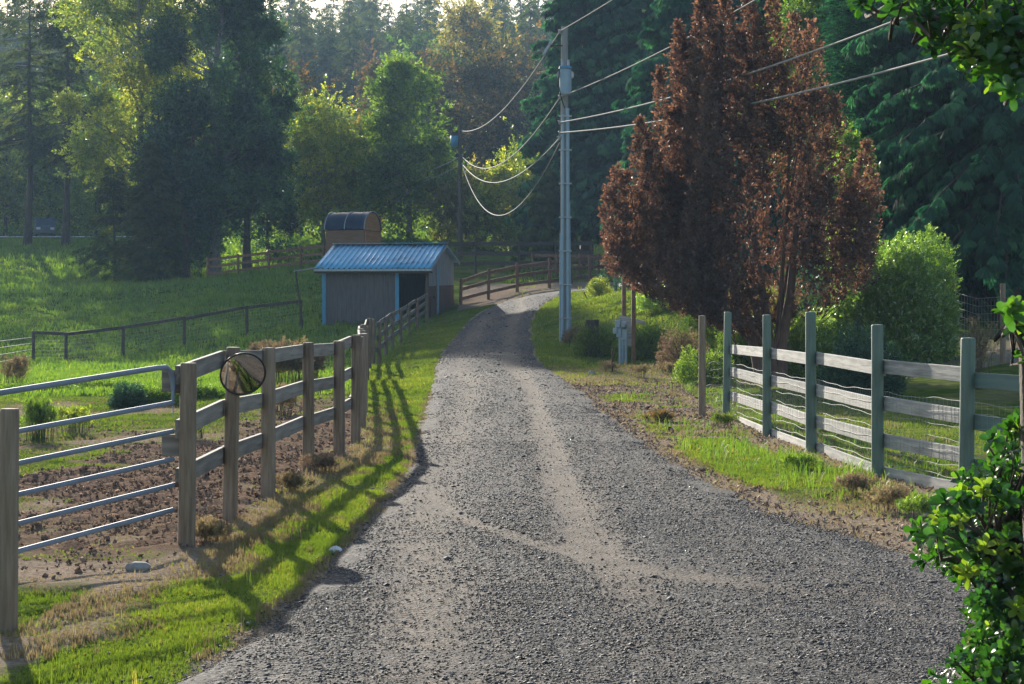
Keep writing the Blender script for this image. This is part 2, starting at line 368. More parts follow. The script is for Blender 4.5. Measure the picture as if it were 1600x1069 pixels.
def track_map(x, y):
    """pale dusty wheel ruts: positions across the lane (m)"""
    c = np.interp(y, [-10, 9, 14, 20, 30, 40, 52, 65, 77, 90], [.5, .35, -.02, -.15, -.15, -.2, -.70, -.75, -.35, -.3])
    w = np.interp(y, [9, 20, 90], [.27, .22, .27])
    a = np.exp(-((x-(c-.66))/(w*1.5))**2)*.6; b = np.exp(-((x-(c+.64))/w)**2)*ss(9, 15, y)
    # a dusty branch sweeping to the right in front
    c2 = np.interp(y, [10.4, 11.4, 12.3, 13.4, 14.6, 16.3, 18.5], [4.6, 2.9, 1.85, .9, .24, -.38, -.85]); b2 = np.exp(-((y-np.interp(x, [-.85, -.38, .24, .9, 1.85, 2.9, 4.6], [18.5, 16.3, 14.6, 13.4, 12.3, 11.4, 10.4]))/.34)**2)*ss(2.8, 1.2, x)*ss(-1.0, -.3, x)*.8
    return np.clip(a+b+b2, 0, 1)
tr = track_map(PX, PY); wob = fbm(PX, PY, 1.3, 33)
tr = np.clip(tr*(.45+1.0*wob), 0, 1)
edge = np.minimum(u, 1-u)*np.linalg.norm(B-A, axis=1)[:, None]
PZ = PZ+.012+.03*ss(0, .35, edge)-.028*tr-.05*ss(.06, 0, edge)+(fbm(PX, PY, 1.7, 61)-.5)*.03
def road_z(x, y):
    ri = road_in(x, y)
    return H(x, y)+.012+.03*ss(0, .35, ri+.08)-.02*track_map(x, y)+(fbm(x, y, 1.7, 61)-.5)*.03
ri = len(rr); ii = (np.arange(ri-1)[:, None]*nu+np.arange(nu-1)[None, :]).ravel()
rf_ = np.stack([ii, ii+1, ii+nu+1, ii+nu], -1)
me = np_mesh('gravel_road', np.stack([PX.ravel(), PY.ravel(), PZ.ravel()], -1), rf_, {'dust': tr.ravel(), 'edge': np.broadcast_to(edge, PX.shape).ravel()}, smooth=True)
def road_mat():
    m, nt, out = new_mat('road_gravel'); L = nt.links.new
    p = N(nt, 'ShaderNodeBsdfPrincipled'); L(p.outputs[0], out.inputs[0]); p.inputs['Roughness'].default_value = .9; p.inputs['Specular IOR Level'].default_value = .08
    tc = N(nt, 'ShaderNodeTexCoord')
    vo = N(nt, 'ShaderNodeTexVoronoi'); vo.inputs['Scale'].default_value = 48; L(tc.outputs['Object'], vo.inputs[0])
    vs = N(nt, 'ShaderNodeTexVoronoi'); vs.inputs['Scale'].default_value = 110; L(tc.outputs['Object'], vs.inputs[0])
    no = N(nt, 'ShaderNodeTexNoise'); no.inputs['Scale'].default_value = 5; no.inputs['Detail'].default_value = 8; no.inputs['Roughness'].default_value = .7; L(tc.outputs['Object'], no.inputs[0])
    sp = N(nt, 'ShaderNodeSeparateColor'); L(vo.outputs['Color'], sp.inputs[0])
    st = ramp(nt, sp.outputs[0], [(.0, (.014, .015, .018)), (.5, (.034, .034, .036)), (.85, (.085, .083, .082)), (1, (.26, .245, .23))])
    du = ramp(nt, no.outputs[0], [(.3, (.085, .071, .059)), (.7, (.20, .162, .128))])
    a = N(nt, 'ShaderNodeAttribute', attribute_name='dust')
    ad = N(nt, 'ShaderNodeMath', operation='MULTIPLY_ADD'); L(no.outputs[0], ad.inputs[0]); ad.inputs[1].default_value = .9; ad.inputs[2].default_value = -.38
    mps = N(nt, 'ShaderNodeMapping'); mps.inputs['Scale'].default_value = (1.5, .16, 1); L(tc.outputs['Object'], mps.inputs[0])
    ns = N(nt, 'ShaderNodeTexNoise'); ns.inputs['Scale'].default_value = 1.4; ns.inputs['Detail'].default_value = 3; L(mps.outputs[0], ns.inputs[0])
    ms = N(nt, 'ShaderNodeMath', operation='MULTIPLY_ADD'); L(ns.outputs[0], ms.inputs[0]); ms.inputs[1].default_value = 1.5; ms.inputs[2].default_value = -.70; ms.use_clamp = False
    ad3 = N(nt, 'ShaderNodeMath', operation='ADD'); L(ad.outputs[0], ad3.inputs[0]); L(ms.outputs[0], ad3.inputs[1])
    ad2 = N(nt, 'ShaderNodeMath', operation='ADD'); L(a.outputs['Fac'], ad2.inputs[0]); L(ad3.outputs[0], ad2.inputs[1])
    mr = N(nt, 'ShaderNodeMapRange'); L(ad2.outputs[0], mr.inputs[0]); mr.inputs[1].default_value = -.08; mr.inputs[2].default_value = .85; mr.inputs[4].default_value = .75
    mx = N(nt, 'ShaderNodeMix', data_type='RGBA'); L(mr.outputs[0], mx.inputs[0]); L(st.outputs[0], mx.inputs[6]); L(du.outputs[0], mx.inputs[7])
    L(mx.outputs[2], p.inputs['Base Color'])
    b = N(nt, 'ShaderNodeBump'); b.inputs['Strength'].default_value = .9; b.inputs['Distance'].default_value = .012; b.invert = True; L(vo.outputs['Distance'], b.inputs['Height'])
    b2 = N(nt, 'ShaderNodeBump'); b2.inputs['Strength'].default_value = .6; b2.inputs['Distance'].default_value = .006; b2.invert = True; L(vs.outputs['Distance'], b2.inputs['Height']); L(b.outputs[0], b2.inputs['Normal'])
    b3 = N(nt, 'ShaderNodeBump'); b3.inputs['Strength'].default_value = .5; b3.inputs['Distance'].default_value = .04; L(no.outputs[0], b3.inputs['Height']); L(b2.outputs[0], b3.inputs['Normal'])
    L(b3.outputs[0], p.inputs['Normal']); return m
tag(link('gravel_road', me, road_mat()), 'grey gravel lane with pale wheel tracks curving away past the shed', None, None, 'structure')

# ------------------------------------------------------------------ stamping (many small copies in one mesh)
def stamp(proto, pos, Rm, scale, val=None):
    pv, pf = proto; n = len(pos); k = len(pv)
    sc = np.asarray(scale, float)
    if sc.ndim == 1: sc = sc[:, None]
    V = np.einsum('nij,kj->nki', Rm, pv)*sc[:, None, :] if sc.shape[1] == 1 else np.einsum('nij,nkj->nki', Rm, pv[None]*sc[:, None, :])
    V = V+pos[:, None, :]
    Fc = (pf[None]+(np.arange(n)*k)[:, None, None]).reshape(-1, pf.shape[1])
    v = np.repeat(val if val is not None else np.random.rand(n), k)
    return V.reshape(-1, 3), Fc, v
def frames(a, rng, roll=None):
    """rotation matrices whose local Y is axis a (n,3); random roll unless up given"""
    a = a/(np.linalg.norm(a, axis=1)[:, None]+1e-9); n = len(a)
    ref = rng.normal(size=(n, 3)) if roll is None else np.broadcast_to(np.array(roll, float), (n, 3))+rng.normal(size=(n, 3))*.25
    x = np.cross(a, ref); x /= np.linalg.norm(x, axis=1)[:, None]+1e-9; z = np.cross(x, a)
    return np.stack([x, a, z], -1)
def zrot(ang, tilt, rng):
    n = len(ang); c, s = np.cos(ang), np.sin(ang); R = np.zeros((n, 3, 3)); R[:, 0, 0] = c; R[:, 0, 1] = -s; R[:, 1, 0] = s; R[:, 1, 1] = c; R[:, 2, 2] = 1
    return R
def leaf_quads(items):
    """items: list of (base, axis, side, L, W) -> quads (diamond)"""
    v, f = [], []
    for b, a, s_, L_, W_ in items:
        b = np.array(b, float); a = np.array(a, float); a /= np.linalg.norm(a); s_ = np.array(s_, float); s_ -= a*(s_@a); s_ /= np.linalg.norm(s_)
        o = len(v); v += [b, b+a*L_*.5+s_*W_*.5, b+a*L_, b+a*L_*.5-s_*W_*.5]; f.append([o, o+1, o+2, o+3])
    return np.array(v), np.array(f)
def proto_twig(n=7, L=1.0, leaf=.42, wid=.26, spread=.9, seed=0, flat=.6):
    r = random.Random(seed); it = []
    for k in range(n):
        t = (k+.5)/n; s = 1 if k % 2 else -1
        ax = (s*spread*r.uniform(.6, 1.1), r.uniform(.3, .9), r.uniform(-flat, flat))
        it.append(((r.uniform(-.05, .05), t*L, r.uniform(-.08, .08)), ax, (r.uniform(-.4, .4), r.uniform(-.5, .5), 1 if r.random() < .5 else .3), leaf*r.uniform(.7, 1.2), wid*r.uniform(.8, 1.2)))
    return leaf_quads(it)
def proto_spray(n=9, L=1.0, leaf=.38, wid=.10, droop=.15, seed=0):
    """flat feathery conifer spray along +Y"""
    r = random.Random(seed); it = [((0, 0, 0), (0, 1, -droop), (1, 0, 0), L, .09)]
    for k in range(n):
        t = (k+.5)/n; s = 1 if k % 2 else -1
        it.append(((0, t*L*.95, -droop*t*L), (s*.9, .75, -droop*2*r.uniform(.2, 1.4)), (r.uniform(-.2, .2), r.uniform(-.3, .3), 1) if r.random() < .25 else (-.5*s, 1, r.uniform(-.4, .4)), leaf*(1.1-.6*t)*r.uniform(.8, 1.2), wid*r.uniform(.8, 1.3)))
    return leaf_quads(it)
def proto_fan(n=11, seed=0):
    """hanging cedar frond: fan that droops"""
    r = random.Random(seed); it = []
    for k in range(n):
        t = k/(n-1); a = (t-.5)*1.7
        it.append(((math.sin(a)*.1, .1*r.random(), 0), (math.sin(a)*.8, .75, -.35-.5*r.random()), (1, 0, .3*r.uniform(-1, 1)), .65+.35*math.cos(a*1.4)*r.uniform(.7, 1.15), .11))
        it.append(((math.sin(a)*.4, .36, -.2), (math.sin(a)*.5, .45, -.8), (1, 0, .4*r.uniform(-1, 1)), .5*r.uniform(.7, 1.15), .10))
    return leaf_quads(it)
TW = [proto_twig(seed=s) for s in range(3)]
SP = [proto_spray(seed=s) for s in range(3)]
FN = [proto_fan(seed=s) for s in range(3)]
def multi_stamp(protos, pos, R, sc, val):
    n = len(pos); vs, fs, ats, o = [], [], [], 0; k = len(protos)
    for i, p in enumerate(protos):
        a = slice(i, n, k)
        if len(pos[a]) == 0: continue
        v, f, t = stamp(p, pos[a], R[a], sc[a], val[a]); vs.append(v); fs.append(f+o); ats.append(t); o += len(v)
    return np.vstack(vs), np.vstack(fs), np.concatenate(ats)

def noise3(p, sc, s=0):
    return (fbm(p[:, 0]+p[:, 2]*.63, p[:, 1]+17-p[:, 2]*.41, sc, s, 2)+fbm(p[:, 2]+5, p[:, 0]*.7-p[:, 1]*.7, sc, s+5, 2))/2

# ------------------------------------------------------------------ foliage materials
LM = {}
LM['birch'] = leaf_mat('leaves_yellow_green', [(0, (.09, .14, .012)), (.5, (.20, .26, .022)), (1, (.42, .40, .045))], .7, .07, .35)
LM['green'] = leaf_mat('leaves_green', [(0, (.045, .095, .012)), (.5, (.10, .18, .020)), (1, (.21, .28, .035))], .66)
LM['dark'] = leaf_mat('leaves_dark', [(0, (.014, .040, .024)), (.5, (.034, .088, .046)), (1, (.085, .15, .05))], .42, .04, .4, tmul=(1.1, 1.3, .8))
LM['fir'] = leaf_mat('fir_needles', [(0, (.018, .034, .010)), (.5, (.048, .078, .020)), (1, (.12, .14, .032))], .5, .015, .6, tmul=(1.3, 1.3, .7))
LM['firlight'] = leaf_mat('fir_needles_pale', [(0, (.04, .07, .02)), (.5, (.10, .15, .04)), (1, (.21, .24, .06))], .6, .015, .6)
LM['cedar'] = leaf_mat('cedar_fronds', [(0, (.010, .042, .026)), (.5, (.030, .105, .058)), (1, (.105, .26, .11))], .4, .012, .6, tmul=(.9, 1.4, .9))
LM['rust'] = leaf_mat('rusty_maple_leaves', [(0, (.035, .045, .012)), (.5, (.085, .080, .020)), (1, (.19, .11, .035))], .5, tmul=(1.35, 1.1, .6))
LM['maple'] = leaf_mat('maple_leaves', [(0, (.018, .030, .010)), (.5, (.050, .060, .014)), (1, (.20, .12, .035))], .45, tmul=(1.35, 1.15, .6))
LM['gold'] = leaf_mat('golden_leaves', [(0, (.07, .08, .018)), (.5, (.15, .145, .03)), (1, (.27, .21, .05))], .66)
LM['red'] = leaf_mat('dead_cypress_foliage', [(0, (.060, .036, .027)), (.45, (.12, .075, .052)), (.8, (.22, .135, .088)), (1, (.40, .28, .13))], .62, .04, tmul=(1.35, 1.02, .8))
LM['shrub'] = leaf_mat('shrub_leaves', [(0, (.07, .14, .02)), (.5, (.17, .29, .04)), (1, (.38, .48, .10))], .62, .08, .35)
LM['laurel'] = leaf_mat('glossy_leaves', [(0, (.012, .040, .010)), (.5, (.030, .085, .016)), (.88, (.065, .14, .020)), (1, (.22, .27, .03))], .5, .04, .32, tmul=(1.2, 1.6, .5))
LM['grass'] = leaf_mat('grass_blades', [(0, (.07, .115, .014)), (.5, (.125, .185, .022)), (.85, (.20, .235, .035)), (1, (.36, .31, .11))], .55, .04, tmul=(1.25, 1.25, .5))
LM['dry'] = leaf_mat('dry_grass', [(0, (.11, .085, .05)), (.5, (.21, .17, .10)), (1, (.36, .30, .18))], .4, .02, tmul=(1.1, 1.0, .75))
LM['weed'] = leaf_mat('dry_weed', [(0, (.12, .085, .065)), (.6, (.24, .18, .13)), (1, (.18, .20, .08))], .4, .02, tmul=(1.2, 1.0, .8))

# ------------------------------------------------------------------ tree builders
def wood_tubes(curves, n=5):
    return merge([tube(c, r, n) for c, r in curves])
def broadleaf(name, loc, h_, rad, base, ncl, ntw, leaf, mat, bark, label, cat='tree', group=None, seed=1, clr=None, trunk_r=None, taper=.25, lean=0, squash=1.0, split=1):
    """trunk + crown of clumps: ncl clumps with ntw twigs in all, each twig 7 leaves"""
    rng = np.random.default_rng(seed); loc = Vector(loc); rad *= 1.17; leaf *= 1.6; ntw = int(ntw*.85)
    root = empty(name, loc, label, cat, group)
    tr_ = trunk_r or h_*.014
    hb = h_*base
    # clump centres within an egg
    c = []
    while len(c) < ncl:
        p = rng.uniform(-1, 1, 3)
        if np.linalg.norm(p) < 1 and np.linalg.norm(p) > .35: c.append(p)
    c = np.array(c)
    zz = (c[:, 2]+1)/2; prof = (1-taper*zz*2*zz) if taper >= 0 else (1+taper*(1-zz))
    C = np.stack([c[:, 0]*rad*prof, c[:, 1]*rad*prof*squash, hb+zz*(h_-hb)], -1)
    C[:, 0] += lean*C[:, 2]
    curves = []
    for s_ in range(split):
        off = np.array([rng.uniform(-.1, .1)*rad*(split > 1), rng.uniform(-.1, .1)*rad*(split > 1), 0])
        ts = np.linspace(0, 1, 8); P = np.stack([np.cumsum(rng.normal(0, .012*h_, 8))*ts+lean*h_*ts, np.cumsum(rng.normal(0, .012*h_, 8))*ts, ts*h_*.88], -1)+off*(1+ts[:, None]*2)
        P[:, 2] -= .15*(ts == 0)
        curves.append((P, tr_/math.sqrt(split)*(1-ts*.85)*(1+.5*(ts == 0))))
        for q in C[s_::split]:
            t0 = np.clip((q[2]-.25*np.hypot(q[0], q[1]))/(h_*.88)-.06, .12, .93); b = np.array([np.interp(t0, ts, P[:, k]) for k in range(3)])
            m = (b+q)/2+np.array([0, 0, -.08*np.linalg.norm(q-b)])
            curves.append((np.array([b, m, q]), np.array([tr_*.32*(1-t0*.6), tr_*.2*(1-t0*.6), tr_*.06])))
    v, f = wood_tubes(curves); link('trunk', np_mesh('trunk', v, f, smooth=True), bark, root)
    rc = clr or rad*1.12/ncl**.333
    w_ = rng.dirichlet(np.full(ncl, 3.0)); k = rng.choice(ncl, ntw, p=w_)
    d = rng.normal(size=(ntw, 3)); d /= np.linalg.norm(d, axis=1)[:, None]
    rr_ = np.minimum(.35+abs(rng.normal(0, .52, ntw)), 1.9)*rc*rng.uniform(.55, 1.3, ncl)[k]
    pos = C[k]+d*rr_[:, None]*rng.uniform(.55, 1.25, (ncl, 3))[k]
    keep = noise3(pos, 1.5/rc, seed) > .40+.12*(rng.random(ntw)-.5); pos, d, k = pos[keep], d[keep], k[keep]
    ax = d*.9+np.array([0, 0, .15])+rng.normal(size=pos.shape)*.5; n = len(pos)
    val = np.clip(.5+.30*rng.normal(size=n)+(rng.random(ncl)[k]-.5)*.6, 0, 1)
    v, f, t = multi_stamp(TW, pos, frames(ax, rng), leaf*2.4*rng.uniform(.7, 1.3, n), val)
    link('crown', np_mesh('crown', v, f, {'v': t}), mat, root)
    return root
def conifer(name, loc, h_, rad, base, nb, spb, size, mat, bark, label, cat='tree', group=None, seed=1, droop=.35, protos=None, power=.8, thin=0, trunk_r=None, irregular=.25, up=0.0, side=.7):
    rng = np.random.default_rng(seed); root = empty(name, loc, label, cat, group); protos = protos or SP
    tr_ = trunk_r or h_*.013
    ts = np.linspace(0, 1, 9); P = np.stack([np.cumsum(rng.normal(0, .004*h_, 9)), np.cumsum(rng.normal(0, .004*h_, 9)), ts*h_], -1); P[:, :2] -= P[0, :2]; P[0, 2] = -.2
    curves = [(P, tr_*(1-ts*.93)*(1+.35*(ts == 0)))]
    t = base+(1-base)*np.sort(rng.random(nb))**.92*.99; az = np.arange(nb)*2.399+rng.normal(0, .4, nb)
    tt = (t-base)/(1-base); L = rad*((1-tt)**power*.94+.05)*(1-irregular+irregular*2*rng.random(nb))*ss(-.12, .12, tt)
    if thin: m = rng.random(nb) > thin; t, az, tt, L = t[m], az[m], tt[m], L[m]; nb = len(t)
    bp = np.stack([np.interp(t, ts, P[:, k]) for k in range(3)], -1)
    o = np.stack([np.cos(az), np.sin(az), 0*az], -1)
    dr = droop*(1-tt*.9)*rng.uniform(.6, 1.4, nb)
    def bpt(i, s): return bp[i]+o[i]*(L[i]*s)[:, None]+np.array([0, 0, 1.])*(L[i]*(s*up-dr[i]*s**1.6+.10*tt[i]*s))[:, None]
    idx = np.arange(nb)
    for i in idx[::max(1, nb//160)]:
        ss_ = np.array([0, .35, .7, 1.0]); curves.append((bpt(np.full(4, i), ss_), tr_*np.array([.22, .16, .09, .03])*(1.05-tt[i])*1.1))
    v, f = wood_tubes(curves, 5); link('trunk', np_mesh('trunk', v, f, smooth=True), bark, root)
    k = np.repeat(idx, np.maximum(3, (spb*(L/rad)**.8).astype(int))); n = len(k)
    s = rng.uniform(.12, 1.02, n)**.75
    pos = bpt(k, s)
    pd = np.stack([-o[k, 1], o[k, 0], 0*s], -1)
    lat = rng.uniform(-1, 1, n)
    pos = pos+pd*(lat*L[k]*.28*(1.05-s))[:, None]+rng.normal(size=(n, 3))*size*.15
    ax = o[k]*.8+pd*(lat*side)[:, None]*1.3+np.array([0, 0, -.25-droop*.6])+rng.normal(size=(n, 3))*.22
    val = np.clip(.5+.2*rng.normal(size=n)+(rng.random(nb)[k]-.5)*.5, 0, 1)
    v, f, a = multi_stamp(protos, pos, frames(ax, rng, (0, 0, 1)), size*rng.uniform(.7, 1.35, n), val)
    link('crown', np_mesh('crown', v, f, {'v': a}), mat, root)
    return root
def bush(name, loc, rx, ry, hz, ntw, leaf, mat, label, cat='shrub', group=None, seed=1, protos=None, hollow=.35, stems=9, bark=None, lumps=7):
    rng = np.random.default_rng(seed); root = empty(name, loc, label, cat, group)
    cur = []
    for i in range(stems):
        a = rng.uniform(0, 6.28); q = np.array([math.cos(a)*rx*rng.uniform(.2, .75), math.sin(a)*ry*rng.uniform(.2, .75), hz*rng.uniform(.5, .85)])
        cur.append((np.array([[0, 0, -.05], q*np.array([.4, .4, .45]), q])+0, np.array([.03, .02, .006])*max(hz, .4)))
    v, f = wood_tubes(cur, 4); link('stem', np_mesh('stem', v, f, smooth=True), bark or M_bark, root)
    lc = rng.normal(size=(lumps, 3)); lc /= np.linalg.norm(lc, axis=1)[:, None]; lc[:, 2] = abs(lc[:, 2])*.9
    d = rng.normal(size=(ntw, 3)); d /= np.linalg.norm(d, axis=1)[:, None]; d[:, 2] = abs(d[:, 2])
    r = (hollow+(1-hollow)*rng.random(ntw)**.5)
    lump = 1+.22*np.max(np.exp(-((d[:, None]-lc[None])**2).sum(-1)*5), 1)-.18
    nn = (noise3(d*2, 1.6, seed)-.5)*.55+(noise3(d*2+9, 5.0, seed+4)-.5)*.35; r = r*(lump+nn)
    q_ = r*np.minimum(1.45, (1-d[:, 2]**2.7)**.38/(np.sqrt(1-d[:, 2]**2)+.03)); pos = np.stack([d[:, 0]*q_*rx, d[:, 1]*q_*ry, d[:, 2]*r*hz], -1); n = len(pos)
    ax = d+np.array([0, 0, .35])+rng.normal(size=(n, 3))*.45
    val = np.clip(.5+.25*rng.normal(size=n), 0, 1)
    v, f, a = multi_stamp(protos or TW, pos, frames(ax, rng), leaf*2.4*rng.uniform(.7, 1.3, n), val)
    link('foliage', np_mesh('foliage', v, f, {'v': a}), mat, root)
    return root
exec_order = []
# ------------------------------------------------------------------ fences
def post_mesh(r, hh, seed=0, n=14):
    rng = np.random.default_rng(seed)
    zs = [-.3, 0, hh*.35, hh*.7, hh-.015, hh]; rads = [r*1.06, r*1.05, r*1.02, r*.99, r*.985, r*.9]
    a = np.linspace(0, 2*np.pi, n, endpoint=False); wob = 1+rng.normal(0, .02, n)
    v = []
    for z, q in zip(zs, rads): v.append(np.stack([np.cos(a)*q*wob, np.sin(a)*q*wob, np.full(n, z)], -1))
    v = np.vstack(v+[np.array([[0, 0, hh+.004]])]); f = []
    for i in range(len(zs)-1):
        for j in range(n): f.append((i*n+j, i*n+(j+1) % n, (i+1)*n+(j+1) % n, (i+1)*n+j))
    me = bpy.data.meshes.new('post'); t = (len(zs)-1)*n
    me.from_pydata([tuple(p) for p in v], [], f+[(t+j, t+(j+1) % n, len(v)-1) for j in range(n)])
    for p in me.polygons[:len(f)]: p.use_smooth = True
    return me
def board(name, p, q, w_, th, mat, parent, twist=0, bow=0):
    """plank with its length along local X from p to q (world)"""
    p, q = Vector(p), Vector(q); L_ = (q-p).length
    bm = bmesh.new(); add_box(bm, (L_/2, 0, 0), (L_, th, w_))
    bmesh.ops.bevel(bm, geom=bm.edges[:], offset=min(.004, th*.2), segments=1, affect='EDGES')
    me_ = bm_mesh(name, bm); o = link(name, me_, mat, parent)
    x = (q-p).normalized(); z = Vector((0, 0, 1)); y = z.cross(x).normalized(); z = x.cross(y)
    o.rotation_euler = Matrix((x, y, z)).transposed().to_euler(); o.rotation_euler.x += twist
    o.location = p-(parent.location if parent else Vector()); return o
def fence(root, pts, hts, r, rail_z, rw, rth, pm, rm, side=-1, seed=0, skip=(), lean=.012, over=.0):
    """posts at pts (x,y), rails nailed to the side of the posts"""
    rng = random.Random(seed); base = [Vector((x, y, h(x, y))) for x, y in pts]
    for i, (b, ht) in enumerate(zip(base, hts)):
        o = link('post', post_mesh(r*rng.uniform(.92, 1.08), ht, seed+i), pm, root, b-root.location)
        o.rotation_euler = (rng.gauss(0, lean), rng.gauss(0, lean), rng.uniform(0, 6))
    for i in range(len(base)-1):
        if i in skip: continue
        a, b = base[i], base[i+1]; d = (b-a); d.z = 0; d.normalize(); n = Vector((-d.y, d.x, 0))*side
        for k, z in enumerate(rail_z):
            za, zb = z*hts[i]+rng.gauss(0, .008), z*hts[i+1]+rng.gauss(0, .008)
            off = n*(r*.72+rth*.5+.001*(i % 2)*2)
            board('rail', a+off+Vector((0, 0, za))+d*.004, b+off+Vector((0, 0, zb))-d*.004, rw, rth, rm, root, rng.gauss(0, .015))
# left fence of the lane (rails on the pasture side)
lb = Vector((*LF[0], h(*LF[0])))
lf = empty('wooden_fence', lb, 'weathered three rail wooden fence running from the metal gate along the lane to the shed', 'fence')
LH = [1.42, 1.50, 1.45, 1.45, 1.43, 1.47, 1.40, 1.42, 1.4, 1.41, 1.4, 1.42, 1.4, 1.42, 1.42, 1.44, 1.42, 1.42, 1.36, 1.34, 1.3, 1.25, 1.22, 1.2]
fence(lf, LF, LH, .068, (.93, .645, .37), .145, .04, M_wood_post, M_wood_rail, side=1, seed=4)
for zz, ln in ((1.28, .2), (.78, .14)):      # board ends nailed behind the hinge post
    board('rail_stub', lb+Vector((-.20, .07, zz)), lb+Vector((.02, .07, zz)), .17, .04, M_wood_rail, lf)
# near gate post at the frame's edge
pp = gp(10, 985); pp = Vector(((12-800)*10.95/F, 10.95, 0)); pp.z = h(pp.x, pp.y)
o = link('gate_post', post_mesh(.055, 1.27, 77), M_wood_post); o.location = pp; o.rotation_euler = (0, .012, 1)
tag(o, 'round weathered post standing alone at the left edge in front of the gate', 'post')
# metal gate: six tubes
gA = lb+Vector((-.10, -.02, 0)); gB = Vector((-4.9, 10.2, 0))
gate = empty('metal_gate', (gA.x, gA.y, h(gA.x, gA.y)), 'grey tubular metal farm gate hung on the round fence post at left', 'gate')
gdir = (gB-gA).normalized(); gB = gA+gdir*4.9
tops = 1.40; zr = [1.40, 1.115, .895, .68, .48, .29]
def gpnt(t, z, s=0): p = gA+gdir*t; return Vector((p.x, p.y, z+s-.062*t))
fr = [gpnt(0, .22), gpnt(0, .6), gpnt(0, 1.0), gpnt(0, 1.28), gpnt(.03, 1.36), gpnt(.09, 1.395), gpnt(.2, 1.40), gpnt(2.4, 1.385), gpnt(4.7, 1.36), gpnt(4.83, 1.33), gpnt(4.87, 1.25), gpnt(4.87, .2)]
tube_obj('frame', fr, .021, M_galv, gate, 10, origin=gate.location)
for z in zr[1:]: tube_obj('bar', [gpnt(0, z), gpnt(2.4, z-.012), gpnt(4.87, z-.02)], .019, M_galv, gate, 10, origin=gate.location)
tube_obj('upright_brace', [gpnt(2.45, .27), gpnt(2.45, 1.38)], .014, M_galv, gate, 8, origin=gate.location)
for z in (1.17, .45):
    bm = bmesh.new(); add_box(bm, (0, 0, 0), (.075, .05, .035)); bmesh.ops.bevel(bm, geom=bm.edges[:], offset=.006, segments=2, affect='EDGES')
    hg = link('hinge', bm_mesh('hinge', bm), M_rust, gate, gpnt(-.035, z+.03)-gate.location)
# convex mirror on the second post
mb = Vector((-2.47, 16.8, h(-2.47, 16.8)))
mc = mb+Vector((.135, -.14, 1.27)); mir = empty('convex_mirror', mc, 'round convex traffic mirror with black rim fixed to the second fence post', 'mirror')
bm = bmesh.new(); nr, ns = 10, 48; R0 = .192; Rs = .50; vv = []
for i in range(nr+1):
    r = R0*i/nr; z = math.sqrt(Rs*Rs-r*r)-math.sqrt(Rs*Rs-R0*R0)
    vv.append([bm.verts.new((r*math.cos(a*2*math.pi/ns), r*math.sin(a*2*math.pi/ns), z)) for a in range(ns)] if i else [bm.verts.new((0, 0, z))])
for a in range(ns): bm.faces.new((vv[0][0], vv[1][a], vv[1][(a+1) % ns]))
for i in range(1, nr):
    for a in range(ns): bm.faces.new((vv[i][a], vv[i+1][a], vv[i+1][(a+1) % ns], vv[i][(a+1) % ns]))
m, nt_, out = new_mat('mirror_glass'); pb = N(nt_, 'ShaderNodeBsdfPrincipled'); pb.inputs['Metallic'].default_value = 1; pb.inputs['Roughness'].default_value = .07; pb.inputs['Base Color'].default_value = (.62, .60, .55, 1); nt_.links.new(pb.outputs[0], out.inputs[0])
mf = link('mirror_face', bm_mesh('mirror_face', bm, True), m, mir)
fwd = Vector((.28, -.88, -.38)).normalized(); q = fwd.to_track_quat('Z', 'Y'); mf.rotation_euler = q.to_euler()
ring = [q @ Vector((.195*math.cos(a), .195*math.sin(a), 0)) for a in np.linspace(0, 2*math.pi, 49)]
tube_obj('rim', ring, .0085, M_black, mir, 8, origin=(0, 0, 0)).location = (0, 0, 0)
bm = bmesh.new(); bmesh.ops.create_cone(bm, cap_ends=True, segments=32, radius1=.10, radius2=.19, depth=.05)
o = link('back_shell', bm_mesh('back_shell', bm, True), M_black, mir, -fwd*.030); o.rotation_euler = q.to_euler()
tube_obj('bracket', [-fwd*.05, -fwd*.08+Vector((-.05, .03, 0)), Vector((-.12, .13, 0))], .012, M_steel, mir, 8, origin=(0, 0, 0)).location = (0, 0, 0)

# right fence: green posts, bleached rails behind, wire mesh, kick board
rbase = Vector((RF[1][0], RF[1][1], h(*RF[1])))
rfe = empty('wire_backed_fence', rbase, 'green post fence with bleached rails and wire mesh along the right verge', 'fence')
RP = RF[1:]; RH = [1.77, 1.74, 1.79, 1.66, 1.55, 1.5]
tops_y = [(540, 555), (553, 573), (560, 582), (565, 589), (582, 610)]
rng_ = random.Random(8)
bases = [Vector((x, y, h(x, y))) for x, y in RP]
for i, (b, ht) in enumerate(zip(bases, RH)):
    o = link('post', post_mesh((.062, .062, .066, .066, .072, .066)[i], ht, 300+i), M_green_post, rfe, b-rbase); o.rotation_euler = (rng_.gauss(0, .008), rng_.gauss(0, .008), rng_.uniform(0, 6))
b = Vector((RF[0][0], RF[0][1], h(*RF[0]))); o = link('post', post_mesh(.06, 1.71, 399), M_wood_post, rfe, b-rbase); o['label'] = 'bare grey unpainted end post'
for i in range(len(bases)-1):
    a, c = bases[i], bases[i+1]; d = (c-a).normalized(); n = Vector((-d.y, d.x, 0)); n = n if n.x > 0 else -n
    off = n*.075; wobs = [rng_.gauss(0, .01) for _ in range(8)]
    za = [1.20, .80, .41, .05] if i < 4 else [1.14, .72, .31, .05]
    for k, z in enumerate(za):
        mt = M_grey_rail if i < 4 else M_green_rail
        board('kick_board' if k == 3 else 'rail', a+off+Vector((0, 0, z+wobs[k]-(.03 if i == 0 else 0)))+d*.004, c+off+Vector((0, 0, z+wobs[k+1]-.02))-d*.004, .15 if k < 3 else .13, .035, mt, rfe, rng_.gauss(0, .012))
parts = []
wl = [b]+bases
